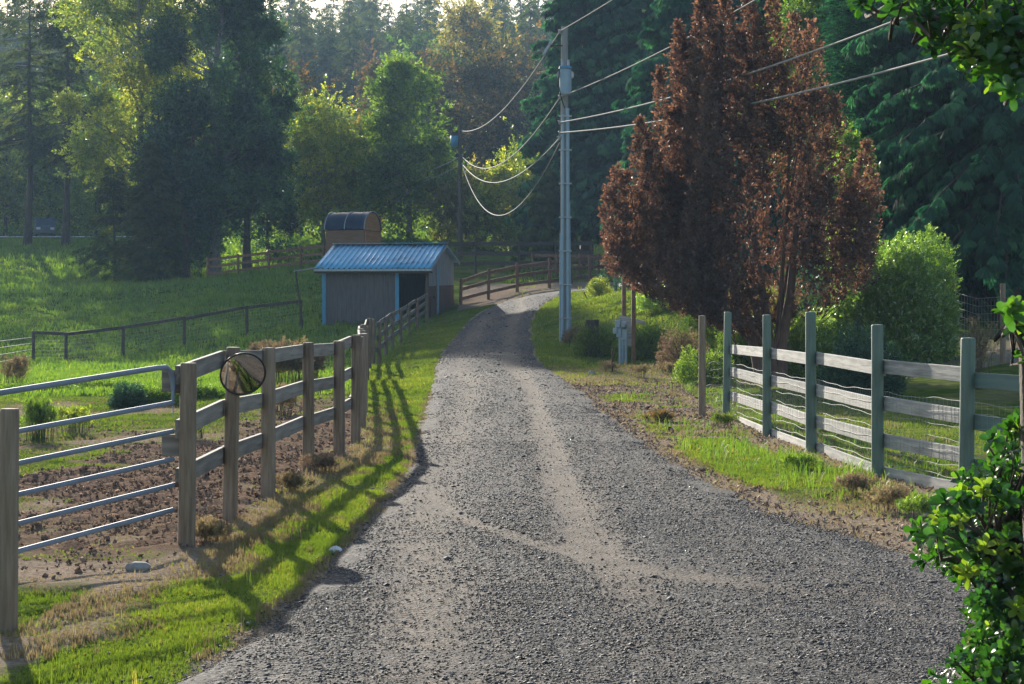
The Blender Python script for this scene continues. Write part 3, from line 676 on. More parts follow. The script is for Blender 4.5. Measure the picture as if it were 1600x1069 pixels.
for i in range(len(wl)-1):
    a, c = wl[i], wl[i+1]; d = (c-a); Lh = d.length; d.normalize(); n = Vector((-d.y, d.x, 0)); n = n if n.x > 0 else -n
    for k, z in enumerate([.16, .27, .40, .53, .67, .80, .92]):
        t = np.linspace(0, 1, 22); P = np.array([a])+np.outer(t*Lh, np.array(d))+np.array(n)*.05; P[:, 2] = a.z+(c.z-a.z)*t+z+.012*np.sin(t*9+k*1.7+i)+.006*np.sin(t*23+k)
        parts.append(tube(P, .0026, 4))
    for s in np.arange(.1, Lh-.05, .10 if i else .15):
        p = a+d*s+n*.051; s1 = .006*math.sin(s*40)
        parts.append(tube([(p.x, p.y, p.z+.14), (p.x+s1, p.y, p.z+.53), (p.x, p.y, p.z+.93)], .0013, 3))
v, f = merge(parts); v = v-np.array(rbase); link('wire_mesh', np_mesh('wire_mesh', v, f), M_mesh, rfe)

# fence A at the bend (brown), fence B behind it (dark)
def simple_fence(name, label, px, ds, ht, r, rz, rw, pm, rm, seed, side=1, cat='fence', rth=.04):
    P = [gd(p, d) for p, d in zip(px, ds)]; root = empty(name, P[0], label, cat)
    fence(root, [(p.x, p.y) for p in P], ht if isinstance(ht, list) else [ht]*len(P), r, rz, rw, rth, pm, rm, side=side, seed=seed); return root
fa = simple_fence('wooden_fence', 'brown three rail fence following the outside of the bend behind the shed', (720, 763, 808, 858, 893, 921, 950), (88.5, 89.5, 91, 92.5, 94, 95, 96), [1.22, 1.42, 1.4, 1.42, 1.4, 1.4, 1.4], .075, (.86, .56, .22), .15, M_brown_wood, M_brown_wood, 21)
fb = simple_fence('paddock_fence', 'dark fence of wide boards on the sunny slope beyond the bend', (690, 743, 811, 868, 925), (101, 102, 103, 104, 105), [1.65]*5, .07, (.93, .62, .30), .20, M_dark_wood, M_dark_wood, 31)
fc = simple_fence('paddock_fence', 'short brown rail fence partly hidden behind the tall utility pole', (832, 870, 905, 935, 960), (99, 98.4, 98, 97.6, 97), 1.35, .07, (.9, .5), .14, M_brown_wood, M_brown_wood, 35)
fd = simple_fence('paddock_fence', 'brown rail fence crossing the shaded ground under the big left trees', (325, 372, 420, 470, 505), (112, 112, 111, 110, 108), 1.35, .07, (.9, .6, .3), .15, M_brown_wood, M_brown_wood, 36)
fg = simple_fence('green_fence', 'green posts and bleached rails on the bank behind the meter posts', (962, 983, 997, 1012, 1040, 1075), (82, 78, 73, 68.5, 63, 58), 1.25, .07, (.85, .55, .25), .14, M_green_post, M_grey_rail, 37)
# pasture fence at left with one top rail and wire
pl = [gd(52, 77), gd(103, 77), gd(192, 78.5), gd(288, 80), gd(386, 82), gd(470, 84)]
pf = empty('pasture_fence', pl[0], 'dark single rail fence with wire crossing the far end of the left pasture', 'fence')
fence(pf, [(p.x, p.y) for p in pl], [1.32, 1.28, 1.28, 1.25, 1.25, 1.2], .065, (.95,), .13, .07, M_dark_wood, M_dark_wood, seed=41)
parts = []
for i in range(5):
    a, c = pl[i], pl[i+1]; Lh = (c-a).length
    for z in np.arange(.12, 1.1, .14): parts.append(tube([a+Vector((0, 0, z)), (a+c)/2+Vector((0, 0, z-.02)), c+Vector((0, 0, z))], .004, 3))
    for s in np.arange(0, Lh, .16): p = a+(c-a)*s/Lh; parts.append(tube([p+Vector((0, 0, .1)), p+Vector((0, 0, 1.08))], .0025, 3))
v, f = merge(parts); link('wire_mesh', np_mesh('wire_mesh', v-np.array(pl[0]), f), M_mesh, pf)
# wire stock fence to the far left
wl = [gd(50, 76.6), gd(-10, 66), gd(-90, 56)]
wf = empty('wire_fence', wl[1], 'thin wire fence slanting out of the left edge from the pasture corner', 'fence'); parts = []
for p in wl[1:]:
    link('post', post_mesh(.05, 1.2, 5), M_dark_wood, wf, p-wl[1])
for i in range(2):
    for z in (.35, .6, .85, 1.08): parts.append(tube([wl[i]+Vector((0, 0, z)), wl[i+1]+Vector((0, 0, z))], .010, 4))
v, f = merge(parts); link('wire', np_mesh('wire', v-np.array(wl[1]), f), M_mesh, wf)
# wire fence at the right edge, in the shade
p1 = gd(1567, 42); p1.z = HC-(550-HY)*42/F; p0 = gd(1490, 47); p2 = gd(1680, 38)
we = empty('wire_fence', (p1.x, p1.y, h(p1.x, p1.y)), 'grey post and sagging wire fence in the shade under the cedars at right', 'fence'); parts = []
for p in (p0, p1, p2):
    g = Vector((p.x, p.y, h(p.x, p.y))); link('post', post_mesh(.06, 1.75, 9), M_wood_post, we, g-we.location)
for a, c in ((p0, p1), (p1, p2)):
    a = Vector((a.x, a.y, h(a.x, a.y))); c = Vector((c.x, c.y, h(c.x, c.y)))
    for z in np.arange(.2, 1.5, .18): parts.append(tube([a+Vector((0, 0, z)), (a+c)/2+Vector((0, 0, z-.1)), c+Vector((0, 0, z))], .004, 3))
    for s in np.arange(0, 1, .06): p = a+(c-a)*s; parts.append(tube([p+Vector((0, 0, .1)), p+Vector((0, 0, 1.4))], .003, 3))
v, f = merge(parts); link('wire_mesh', np_mesh('wire_mesh', v-np.array(we.location), f), M_mesh, we)

# ------------------------------------------------------------------ shed
def t111(name, c1, c2, pitch=.2, axis='x'):
    m, nt, out = new_mat(name); L = nt.links.new; p = N(nt, 'ShaderNodeBsdfPrincipled'); L(p.outputs[0], out.inputs[0]); p.inputs['Roughness'].default_value = .85
    tc = N(nt, 'ShaderNodeTexCoord'); mp = N(nt, 'ShaderNodeMapping'); mp.inputs['Scale'].default_value = (4, 4, .5); L(tc.outputs['Object'], mp.inputs[0])
    no = N(nt, 'ShaderNodeTexNoise'); no.inputs['Scale'].default_value = 4; no.inputs['Detail'].default_value = 7; L(mp.outputs[0], no.inputs[0])
    r = ramp(nt, no.outputs[0], [(.3, c1), (.7, c2)]); L(r.outputs[0], p.inputs['Base Color'])
    b = N(nt, 'ShaderNodeBump'); b.inputs['Strength'].default_value = .3; b.inputs['Distance'].default_value = .01; L(no.outputs[0], b.inputs['Height']); L(b.outputs[0], p.inputs['Normal']); return m
M_side = t111('brown_grey_siding', (.085, .075, .075), (.13, .115, .11)); M_gable = t111('pale_boarding', (.17, .19, .21), (.30, .32, .34)); M_lower = t111('brown_boarding', (.07, .045, .035), (.13, .09, .07))
m, nt_, out = new_mat('blue_metal_roofing'); L_ = nt_.links.new; pb = N(nt_, 'ShaderNodeBsdfPrincipled'); pb.inputs['Metallic'].default_value = 0; pb.inputs['Roughness'].default_value = .55; pb.inputs['Specular IOR Level'].default_value = .18; L_(pb.outputs[0], out.inputs[0])
tc = N(nt_, 'ShaderNodeTexCoord'); no = N(nt_, 'ShaderNodeTexNoise'); no.inputs['Scale'].default_value = .9; no.inputs['Detail'].default_value = 7; no.inputs['Roughness'].default_value = .7; L_(tc.outputs['Object'], no.inputs[0])
r = ramp(nt_, no.outputs[0], [(.36, (.05, .13, .18)), (.46, (.09, .33, .50)), (.7, (.15, .46, .64))]); L_(r.outputs[0], pb.inputs['Base Color']); M_roof = m
SW, SD = 4.72, 6.5
fr_ = Vector((-3.62, 83.0, 0)); th = -math.atan2(.91, 6.5)
shed = empty('shed', (fr_.x, fr_.y, 1.05), 'grey brown animal shed with blue metal roof and open doorway beside the lane', 'shed'); shed.rotation_euler.z = th
zE, zRg, zRe = 2.60, 3.62, 2.95; yR = 3.3       # eave, ridge, rear eave above the base (z 1.05)
def wall_panel(name, x0, x1, z0, z1, y, mat, grooves=True, th_=.05):
    bm = bmesh.new(); n = max(1, int((x1-x0)/.2)); wv = (x1-x0)/n
    for i in range(n): add_box(bm, (x0+wv*(i+.5), y, (z0+z1)/2), (wv-.012, th_, z1-z0))
    add_box(bm, ((x0+x1)/2, y+.012, (z0+z1)/2), (x1-x0-.004, th_-.02, z1-z0-.01)); return link(name, bm_mesh(name, bm), mat, shed)
wall_panel('front_wall', -4.62, -1.34, -.45, 2.42, 0, M_side)
board('header', (0, 0, 0), (1.34, 0, 0), .16, .05, M_lower, shed).location = (-1.34, 0, 2.36)
wall_panel('rear_wall', -4.62, -.02, .3, 2.75, SD-.1, M_side)
def gable(name, x, z0, top_off, mat, y0=0, y1=None, cut=None, zl0=None):
    """side wall: polygon in the YZ plane, planked, with real thickness"""
    bm = bmesh.new(); y1 = y1 or SD-.1; n = int((y1-y0)/.2); wv = (y1-y0)/n
    top = lambda y: (zE+(zRg-zE)*y/yR if y < yR else zRg+(zRe-zRg)*(y-yR)/(SD-yR))-top_off
    for i in range(n):
        a, b_ = y0+i*wv+.006, y0+(i+1)*wv-.006; zb0 = z0(a) if callable(z0) else z0; zb1 = z0(b_) if callable(z0) else z0
        ta, tb = (top(a), top(b_)) if cut is None else (cut(a), cut(b_))
        vs_ = [bm.verts.new((x+dx, yy, zz)) for dx in (-.025, .025) for yy, zz in ((a, zb0), (b_, zb1), (b_, tb), (a, ta))]
        for q in ((0, 3, 2, 1), (4, 5, 6, 7), (0, 1, 5, 4), (1, 2, 6, 5), (2, 3, 7, 6), (3, 0, 4, 7)): bm.faces.new([vs_[k] for k in q])
    return link(name, bm_mesh(name, bm), mat, shed)
cutl = lambda y: 1.70+.02*y
gable('side_wall', 0.0, lambda y: .0+.1*y, 0, M_lower, cut=cutl); gable('gable_wall', 0.0, lambda y: cutl(y)+.002, .10, M_gable)
gable('side_wall', -4.64, -.2, .10, M_side)
# blue trims
def trim(name, c, s, mat, parent=shed): return link(name, box_mesh(name, s, .004), mat, parent, c)
trim('corner_trim', (-4.60, -.05, .95), (.16, .045, 2.9), M_blue); trim('door_trim', (-1.36, -.05, 1.05), (.17, .045, 2.7), M_blue)
trim('corner_post', (-.04, -.03, .85), (.13, .13, 3.0), M_lower); trim('side_trim', (.045, 2.15, 1.2), (.04, .34, 2.75), M_blue)
tube_obj('downpipe', [(.10, 1.55, 2.75), (.12, 1.55, 1.0), (.12, 1.55, -.4)], .035, M_steel, None, 8, origin=(0, 0, 0)).parent = shed
bm = bmesh.new()
for i in range(9): add_box(bm, (.055, .25+i*.16, .55+(i % 3)*.05), (.035, .13, 1.2+.12*(i % 2)))
link('leaning_board', bm_mesh('leaning_board', bm), M_lower, shed)
# ribbed roof (two slopes)
def ribbed(y0, z0, y1, z1, nm):
    x0, x1 = -4.98, .28; prof = []; x = x0; pit = .235
    while x < x1-.01:
        for dx, dz in ((0, 0), (.145, 0), (.165, .045), (.205, .045), (.225, 0)):
            if x+dx <= x1: prof.append((x+dx, dz))
        x += pit
    n = len(prof); v = []
    for t in np.linspace(0, 1, 5):
        for px_, dz in prof: v.append((px_, y0+(y1-y0)*t, z0+(z1-z0)*t+dz))
    k = len(v); v += [(a, b_, c-.012) for a, b_, c in v]; f = []
    for j in range(4):
        for i in range(n-1):
            f.append((j*n+i, j*n+i+1, (j+1)*n+i+1, (j+1)*n+i)); f.append((k+j*n+i, k+(j+1)*n+i, k+(j+1)*n+i+1, k+j*n+i+1))
    for i in range(n-1): f.append((i, k+i, k+i+1, i+1)); e = 4*n; f.append((e+i, e+i+1, k+e+i+1, k+e+i))
    return link(nm, np_mesh(nm, np.array(v), np.array(f)), M_roof, shed)
ribbed(-.42, zE-.13, yR, zRg, 'roof'); ribbed(yR, zRg, SD+.3, zRe-.06, 'roof')
board('ridge_cap', (0, 0, 0), (5.26, 0, 0), .03, .34, M_roof, shed).location = (-4.98, yR, zRg+.055)
board('gutter', (0, 0, 0), (5.2, 0, 0), .10, .09, M_steel, shed).location = (-4.95, -.46, zE-.20)
board('fascia', (0, 0, 0), (5.2, 0, 0), .12, .03, M_dark_wood, shed).location = (-4.95, -.38, zE-.27)
for y_a, z_a, y_b, z_b in ((-.42, zE-.20, yR, zRg-.07), (yR, zRg-.07, SD+.3, zRe-.13)):
    o = board('bargeboard', (0, y_a, z_a), (0, y_b, z_b), .14, .03, M_gable, None); o.parent = shed; o.location = (.24, y_a, z_a)
for k in range(5):
    yy = .5+k*1.3; board('rafter', (0, 0, 0), (4.5, 0, 0), .12, .05, M_dark_wood, shed).location = (-4.55, yy, 2.25+.2*min(k, 3))
# swing-out gutter pipe / long rail reaching left of the shed
o = board('metal_rail', at(459, 424, 82.5), at(506, 417, 83.4), .05, .05, M_steel, None); o.location = at(459, 424, 82.5)
tag(o, 'thin metal rail sticking out left of the shed roof', 'rail')
po = link('rail_post', post_mesh(.04, 1, 3), M_dark_wood, o, (0, 0, 0)); po.rotation_euler = (0, 0, 0)
hgt = at(459, 424, 82.5).z-h(at(459, 424, 82.5).x, 82.5); po.scale = (1, 1, hgt); po.location = (.1, 0, -hgt)

# ------------------------------------------------------------------ tarp-topped timber hut behind the shed
M_tarp = pbr('dark_blue_tarp', (.012, .035, .075), (.02, .06, .11), rough=.32, nscale=3, bump=.5, bdist=.05)
M_ply = pbr('orange_plywood', (.28, .12, .045), (.42, .20, .08), rough=.7, scale=(1, 1, 5), nscale=2, bump=.1)
M_plyd = pbr('brown_timber', (.12, .065, .035), (.20, .11, .06), rough=.8, scale=(1, 1, 5), nscale=2, bump=.2)
wz = HC-(412-HY)*105/F; wc = Vector(((552-800)*105/F, 105, h((552-800)*105/F, 105)))
hut = empty('timber_hut', wc, 'small timber hut with arched dark blue tarp roof behind the shed', 'hut'); hut.rotation_euler.z = R_(-22)
zt0 = at(0, 361, 105).z-wc.z; zt1 = at(0, 333, 105).z-wc.z; hw = 1.0; hl = 2.35
link('body', box_mesh('body', (hl, hw*2, zt0), .01, (0, 0, zt0/2)), M_plyd, hut)
def arch(n=14): return [(hw*math.cos(a)*1.0, zt0+(zt1-zt0)*math.sin(a)) for a in np.linspace(math.pi, 0, n)]
bm = bmesh.new(); pr = arch(); rows = []
for x in np.linspace(-hl/2-.04, hl/2+.03, 9): rows.append([bm.verts.new((x, y*1.05, z+.04+.015*math.sin(x*9))) for y, z in pr])
for i in range(8):
    for j in range(len(pr)-1): bm.faces.new((rows[i][j], rows[i][j+1], rows[i+1][j+1], rows[i+1][j]))
bmesh.ops.solidify(bm, geom=bm.faces[:], thickness=.03); link('tarp', bm_mesh('tarp', bm, True), M_tarp, hut)
for sx in (-1, 1):
    bm = bmesh.new(); vs_ = [bm.verts.new((sx*hl/2, y*.96, z)) for y, z in pr]; bm.faces.new(vs_)
    r_ = bmesh.ops.extrude_face_region(bm, geom=bm.faces[:]); bmesh.ops.translate(bm, vec=(-.05*sx, 0, 0), verts=[g for g in r_['geom'] if isinstance(g, bmesh.types.BMVert)])
    link('end_arch', bm_mesh('end_arch', bm), M_ply, hut)
link('end_panel', box_mesh('end_panel', (.04, hw*1.9, zt0-.1), .005, (hl/2+.03, 0, zt0/2)), M_ply, hut)
for x in (-hl/2-.03, 0, hl/2+.02):
    o = tube_obj('hoop', [(x, y*1.08, z+.06) for y, z in pr], .03, M_steel, None, 6, origin=(0, 0, 0)); o.parent = hut; o.location = (0, 0, 0)

# ------------------------------------------------------------------ utility poles and cables
pb1 = Vector((1.64, 60, h(1.64, 60)-.05)); zt = at(883, 42, 60).z
up = empty('utility_pole', pb1, 'tall grey utility pole with transformer and conduits standing beside the lane', 'utility pole')
Hh = zt-pb1.z
tube_obj('pole', [(0, 0, -.2), (0, 0, Hh*.5), (.0, 0, Hh)], [.145, .125, .105], M_pole, None, 14, origin=(0, 0, 0)).parent = up
bm = bmesh.new(); bmesh.ops.create_circle(bm, cap_ends=True, segments=14, radius=.104); link('pole_top', bm_mesh('pole_top', bm), M_pole, up, (0, 0, Hh))
zc = at(0, 170, 60).z-pb1.z
for k, (dx, dy, rr2, top) in enumerate(((.10, -.14, .062, zc), (-.06, -.16, .05, zc-.2), (-.13, -.06, .035, Hh*.35), (.17, -.02, .03, Hh*.45))):
    o = tube_obj('conduit', [(dx*1.05, dy*1.05, 0), (dx, dy, top*.5), (dx*.9, dy*.9, top)], rr2, M_conduit, None, 10, origin=(0, 0, 0)); o.parent = up; o.location = (0, 0, 0)
for k in range(7):
    z = .8+k*1.05; o = link('strap', box_mesh('strap', (.40, .06, .05), .005, (0, -.17, 0)), M_steel, up, (.02, -.02, z))
zx = at(0, 132, 60).z-pb1.z
bm = bmesh.new(); bmesh.ops.create_cone(bm, cap_ends=True, segments=24, radius1=.185, radius2=.19, depth=.80); bmesh.ops.bevel(bm, geom=[e for e in bm.edges if len(e.link_faces) == 2 and e.calc_face_angle(0) > 1], offset=.03, segments=2, affect='EDGES')
tf = link('transformer', bm_mesh('transformer', bm), M_conduit, up, (.02, -.31, zx+.05))
bm = bmesh.new(); bmesh.ops.create_cone(bm, cap_ends=True, segments=24, radius1=.21, radius2=.18, depth=.08); link('lid', bm_mesh('lid', bm), M_blue, tf, (0, 0, .44))
for dx in (-.16, .16):
    bm = bmesh.new(); bmesh.ops.create_cone(bm, cap_ends=True, segments=10, radius1=.05, radius2=.035, depth=.24); link('bushing', bm_mesh('bushing', bm), M_steel, tf, (dx*.6, 0, .56))
    bm = bmesh.new(); add_box(bm, (0, 0, 0), (.10, .10, .22)); bmesh.ops.bevel(bm, geom=bm.edges[:], offset=.03, segments=2, affect='EDGES'); link('terminal', bm_mesh('terminal', bm), M_steel, tf, (dx*1.3, -.05, .2))
o = tube_obj('drop_wire', [(-.15, -.55, zx+.5), (-.22, -.62, zx), (-.1, -.4, zx-.5), (0, -.15, zx-.75)], .018, M_black, None, 6, origin=(0, 0, 0)); o.parent = up; o.location = (0, 0, 0)
def knob(z, dx, par=up):
    bm = bmesh.new(); bmesh.ops.create_cone(bm, cap_ends=True, segments=10, radius1=.05, radius2=.07, depth=.12); bmesh.ops.bevel(bm, geom=bm.edges[:], offset=.012, segments=1, affect='EDGES')
    return link('insulator', bm_mesh('insulator', bm), M_steel, par, (dx, -.1, z))
zw = [at(0, y, 60).z-pb1.z for y in (50, 152, 192, 208, 216)]
for z, dx in zip(zw, (-.14, -.13, -.14, -.13, -.15)): knob(z, dx)
cut = link('fuse_cutout', box_mesh('fuse_cutout', (.09, .09, .55), .02), M_steel, up, (-.52, -.1, at(0, 75, 60).z-pb1.z)); cut.rotation_euler.y = .5
o = board('cutout_arm', (0, 0, 0), (.5, 0, 0), .05, .05, M_rust, up); o.location = (-.5, -.06, at(0, 72, 60).z-pb1.z)
# far pole
p2b = gd(719, 112); far = empty('utility_pole', p2b, 'distant thin brown utility pole with blue transformer standing among the trees', 'utility pole')
H2 = at(0, 182, 112).z-p2b.z
tube_obj('pole', [(0, 0, 0), (0, 0, H2)], [.15, .11], M_dark_wood, None, 10, origin=(0, 0, 0)).parent = far
bm = bmesh.new(); bmesh.ops.create_cone(bm, cap_ends=True, segments=20, radius1=.22, radius2=.23, depth=.62); link('transformer', bm_mesh('transformer', bm, True), M_blue, far, (-.33, -.1, at(0, 221, 112).z-p2b.z))
link('cross_brace', box_mesh('cross_brace', (.7, .08, .08), .01), M_dark_wood, far, (.25, 0, at(0, 187, 112).z-p2b.z))
for y in (205, 243, 256): knob(at(0, y, 112).z-p2b.z, .14, far)
def cable(label, a, b, sag, r=.022, n=26, name='power_cable'):
    a, b = Vector(a), Vector(b); pts = []
    for t in np.linspace(0, 1, n):
        p = a.lerp(b, t); p.z -= sag*4*t*(1-t); pts.append(p)
    o = tube_obj(name, pts, r, M_wire, None, 6, origin=a); tag(o, label, 'cable', 'overhead power cables'); return o
def p1w(i): return Vector((pb1.x-(.15 if i != 1 else .13), 59.88, pb1.z+zw[i]))
third = Vector((10.8, 20, 0))
def p3w(z): return Vector((11.0, 20, z))
cable('topmost cable rising right from the top of the tall pole', p1w(0), p3w(12.9), .55, .016)
cable('second cable rising right from just below the transformer', p1w(1), p3w(11.0), .75, .018)
cable('third cable from the pole, upper one of the two passing the red tree', p1w(2), p3w(7.95), .62, .021)
cable('lowest cable from the pole, lower one of the two passing the red tree', p1w(3), p3w(6.55), .55, .023)
def p2w(y): return Vector((p2b.x+.12, p2b.y-.1, at(0, y, 112).z))
cable('topmost cable sagging between the tall pole and the distant pole', p1w(0), p2w(205), .9, .02)
cable('second cable sagging between the tall pole and the distant pole', p1w(1), p2w(245), 1.35, .02)
cable('third cable sagging between the tall pole and the distant pole', p1w(4), p2w(256), 1.25, .02)
cable('lowest cable, hanging deepest between the two utility poles', p1w(4)-Vector((0, 0, .15)), p2w(258), 2.6, .018)
cable('short upper cable leaving the distant pole to the left', p2w(243), at(660, 270, 135), .1, .028)
cable('short lower cable leaving the distant pole to the left', p2w(256), at(655, 286, 135), .1, .028)

# ------------------------------------------------------------------ meter stand
ms = gd(975, 51); st = empty('meter_stand', ms, 'grey electric meter boxes mounted between two tall brown posts', 'meter')
def lp(px, py, d): return at(px, py, d)-ms
s51 = 51/F
for px_, d_, top in ((975, 51.3, 440), (990, 50.2, 440)):
    g = gd(px_, d_); o = link('post', box_mesh('post', (.11, .11, at(0, top, d_).z-g.z+.2), .008, (0, 0, (at(0, top, d_).z-g.z)/2)), M_brown_wood, st, g-ms)
o = board('crosspiece', (0, 0, 0), (.62, -.75, -.16), .10, .04, M_grey_rail, st); o.location = lp(968, 495, 51.3)
o = link('backboard', box_mesh('backboard', (.42, .04, .75), .005), M_grey_rail, st, lp(979, 520, 50.9)); o.rotation_euler.z = R_(-35)
for nm, px_, py, s_, mt in (('meter_box', 975, 517, (.20, .14, .50), M_boxgrey), ('junction_box', 966, 506, (.15, .12, .20), M_boxgrey), ('breaker_box', 962, 517, (.12, .12, .16), M_boxgrey), ('cover', 968, 520, (.14, .13, .24), M_conduit)):
    o = link(nm, box_mesh(nm, s_, .012), mt, st, lp(px_, py, 50.6)); o.rotation_euler.z = R_(-25)
bm = bmesh.new(); bmesh.ops.create_cone(bm, cap_ends=True, segments=20, radius1=.075, radius2=.065, depth=.08); o = link('meter_dial', bm_mesh('meter_dial', bm, True), M_steel, st, lp(975, 510, 50.48)); o.rotation_euler = (R_(90), 0, R_(-25))
for px_ in (969, 973, 978):
    g = gd(px_, 50.6); o = tube_obj('conduit', [(0, 0, 0), (0, 0, 1.1)], .038, M_conduit, None, 8, origin=(0, 0, 0)); o.parent = st; o.location = g-ms
def stick(px_, d_, ht, r, mat, label, lx=0, ly=0, name='stake'):
    g = gd(px_, d_); o = link(name, post_mesh(r, ht, int(px_)), mat); o.location = g; o.rotation_euler = (ly, lx, 0); return tag(o, label, 'stake')
stick(957, 46.5, .55, .02, M_rust, 'short rusty stake in dry grass left of the meter boxes')
stick(892, 68, .55, .025, M_rust, 'thin stake leaning right of the utility pole, nearer of two', -.35)
stick(919, 74, .4, .025, M_rust, 'thin stake leaning on the crest right of the utility pole', -.4)
# hedge stump
g = gd(925, 53.5); bm = bmesh.new(); bmesh.ops.create_cone(bm, cap_ends=True, segments=14, radius1=.24, radius2=.17, depth=1.3)
bmesh.ops.subdivide_edges(bm, edges=bm.edges[:], cuts=3)
for v in bm.verts: q = 1+.25*(math.sin(v.co.x*31+v.co.z*3)*math.sin(v.co.y*27)); v.co.x *= q; v.co.y *= q
tag(link('tree_stump', bm_mesh('tree_stump', bm), M_bark, None, g+Vector((0, 0, .4))), 'dark old tree stump overgrown by the shrub beside the utility pole', 'stump')
# stones
def stone(px_, py, sx, sz, mat, label, seed):
    g = gp(px_, py); bm = bmesh.new(); bmesh.ops.create_icosphere(bm, subdivisions=3, radius=1); rg = random.Random(seed); a = [rg.uniform(0, 6) for _ in range(6)]
    for v in bm.verts:
        c = v.co; q = 1+.13*math.sin(c.x*2.6+a[0])+.1*math.sin(c.y*3.4+a[1])*math.cos(c.z*3+a[2])+.04*math.sin(c.x*9+a[3]); v.co = Vector((c.x*sx*q, c.y*sx*.7*q, c.z*sz*q))
    tag(link('stone', bm_mesh('stone', bm, True), mat, None, g+Vector((0, 0, sz*.25))), label, 'stone')
stone(215, 888, .10, .035, M_stone, 'flat grey stone on bare earth below the gate', 3)
stone(524, 864, .06, .035, M_white_stone, 'small white stone at the left gravel edge in the fence shadow', 4)
stone(1163, 984, .05, .03, M_stone, 'small round stone lying on the gravel at lower right', 6)
stone(925, 586, .10, .07, M_stone, 'rounded grey stone in short grass below the meter stand', 7)

# far paved road and parked van
x0, x1 = -64, -30; n = 40; v = []
for i in range(n+1):
    x = x0+(x1-x0)*i/n
    for y in (163.5, 165, 166.8): v.append((x, y, h(x, y)+.10))
f = [(i*3+j, (i+1)*3+j, (i+1)*3+j+1, i*3+j+1) for i in range(n) for j in range(2)]
M_road2 = pbr('pale_asphalt', (.30, .30, .31), (.42, .42, .43), rough=.7, nscale=2, bump=0)
tag(link('paved_road', np_mesh('paved_road', np.array(v), np.array(f)), M_road2), 'pale paved road beyond the pasture at far left', None, None, 'structure')
vx, vy = (70-800)*172/F, 172; vz = h(vx, vy)
van = empty('parked_van', (vx, vy, vz), 'dark blue vehicle parked beyond the far road between tree trunks at left', 'van'); van.rotation_euler.z = R_(15)
M_vb = pbr('dark_blue_car_paint', (.02, .05, .10), (.025, .06, .12), rough=.25, nscale=2, bump=0); M_gl = pbr('car_glass', (.02, .03, .04), (.03, .05, .06), rough=.05, nscale=2, bump=0)
bm = bmesh.new(); pr = [(-2.2, .35), (-2.2, .95), (-1.4, 1.1), (-.8, 1.75), (1.9, 1.8), (2.15, 1.1), (2.2, .35)]
a_ = [bm.verts.new((-.9, y, z)) for y, z in pr]; b_ = [bm.verts.new((.9, y, z)) for y, z in pr]; bm.faces.new(a_); bm.faces.new(b_[::-1])
for i in range(7): bm.faces.new((a_[i], b_[i], b_[(i+1) % 7], a_[(i+1) % 7]))
bmesh.ops.bevel(bm, geom=bm.edges[:], offset=.09, segments=2, affect='EDGES'); link('body', bm_mesh('body', bm), M_vb, van)
ws = link('windscreen', box_mesh('windscreen', (1.5, .03, .75), .02), M_gl, van, (0, -1.16, 1.42)); ws.rotation_euler.x = R_(-42)
for sx in (-1, 1):
    link('headlight', box_mesh('headlight', (.35, .05, .18), .02), M_white_stone, van, (sx*.6, -2.2, .78)); link('side_window', box_mesh('side_window', (.03, 2.1, .45), .01), M_gl, van, (sx*.9, .5, 1.42))
    for yy in (-1.35, 1.35):
        bm = bmesh.new(); bmesh.ops.create_cone(bm, cap_ends=True, segments=20, radius1=.34, radius2=.34, depth=.22); o = link('wheel', bm_mesh('wheel', bm), M_black, van, (sx*.8, yy, .34)); o.rotation_euler.y = R_(90)
# ------------------------------------------------------------------ trees
def gdp(px, d): return gd(px, d)
def hpx(py, d, g): return HC-(py-HY)*d/F-g.z       # height that reaches image row py at depth d
# tall firs at far left with bare lower trunks
for (px, d, top, rad, base, sd, lab) in ((42, 150, -40, 5.0, .36, 11, 'tall fir with a thick bare lower trunk, leftmost of the pair by the far road'),
                                         (102, 150, -18, 4.6, .33, 12, 'tall slender fir right of the leftmost fir, beside the far road'),
                                         (-62, 158, -60, 5.5, .25, 14, 'tall fir standing at the left edge of the far pasture')):
    g = gdp(px, d); conifer('fir_tree', g, hpx(top, d, g), rad, base, 250, 60, .46, LM['fir'], M_bark, lab, seed=sd, droop=.42, power=.5, thin=.42, trunk_r=.32, irregular=.45)
# yellow-green trees behind them, mid slope
for (px, d, top, rad, key, sd, lab) in ((8, 185, 150, 5.5, 'birch', 41, 'yellow green broadleaf tree behind the leftmost fir trunks'),
                                        (75, 195, 190, 6, 'birch', 42, 'round yellow green tree between the two tall firs'),
                                        (140, 180, 120, 5.2, 'green', 43, 'green broadleaf tree right of the two tall firs'),
                                        (-60, 190, 120, 7, 'green', 44, 'broad green tree at the left edge behind the firs')):
    g = gdp(px, d); broadleaf('broadleaf_tree', g, hpx(top, d, g), rad, .12, 34, 3600, .22, LM[key], M_bark, lab, seed=sd)
for (px, d, top, rad, sd, lab) in ((70, 230, 60, 5, 51, 'hazy conifer seen between the two tall firs'), (165, 235, 70, 5.5, 52, 'hazy conifer left of the big birch'), (5, 225, 75, 5.5, 53, 'hazy conifer behind the left fir'),
                                   (120, 215, 110, 4.5, 54, 'smaller dark conifer behind the right fir')):
    g = gdp(px, d); conifer('fir_tree', g, hpx(top, d, g), rad, .05, 120, 34, .75, LM['fir'], M_bark, lab, seed=sd, droop=.2)
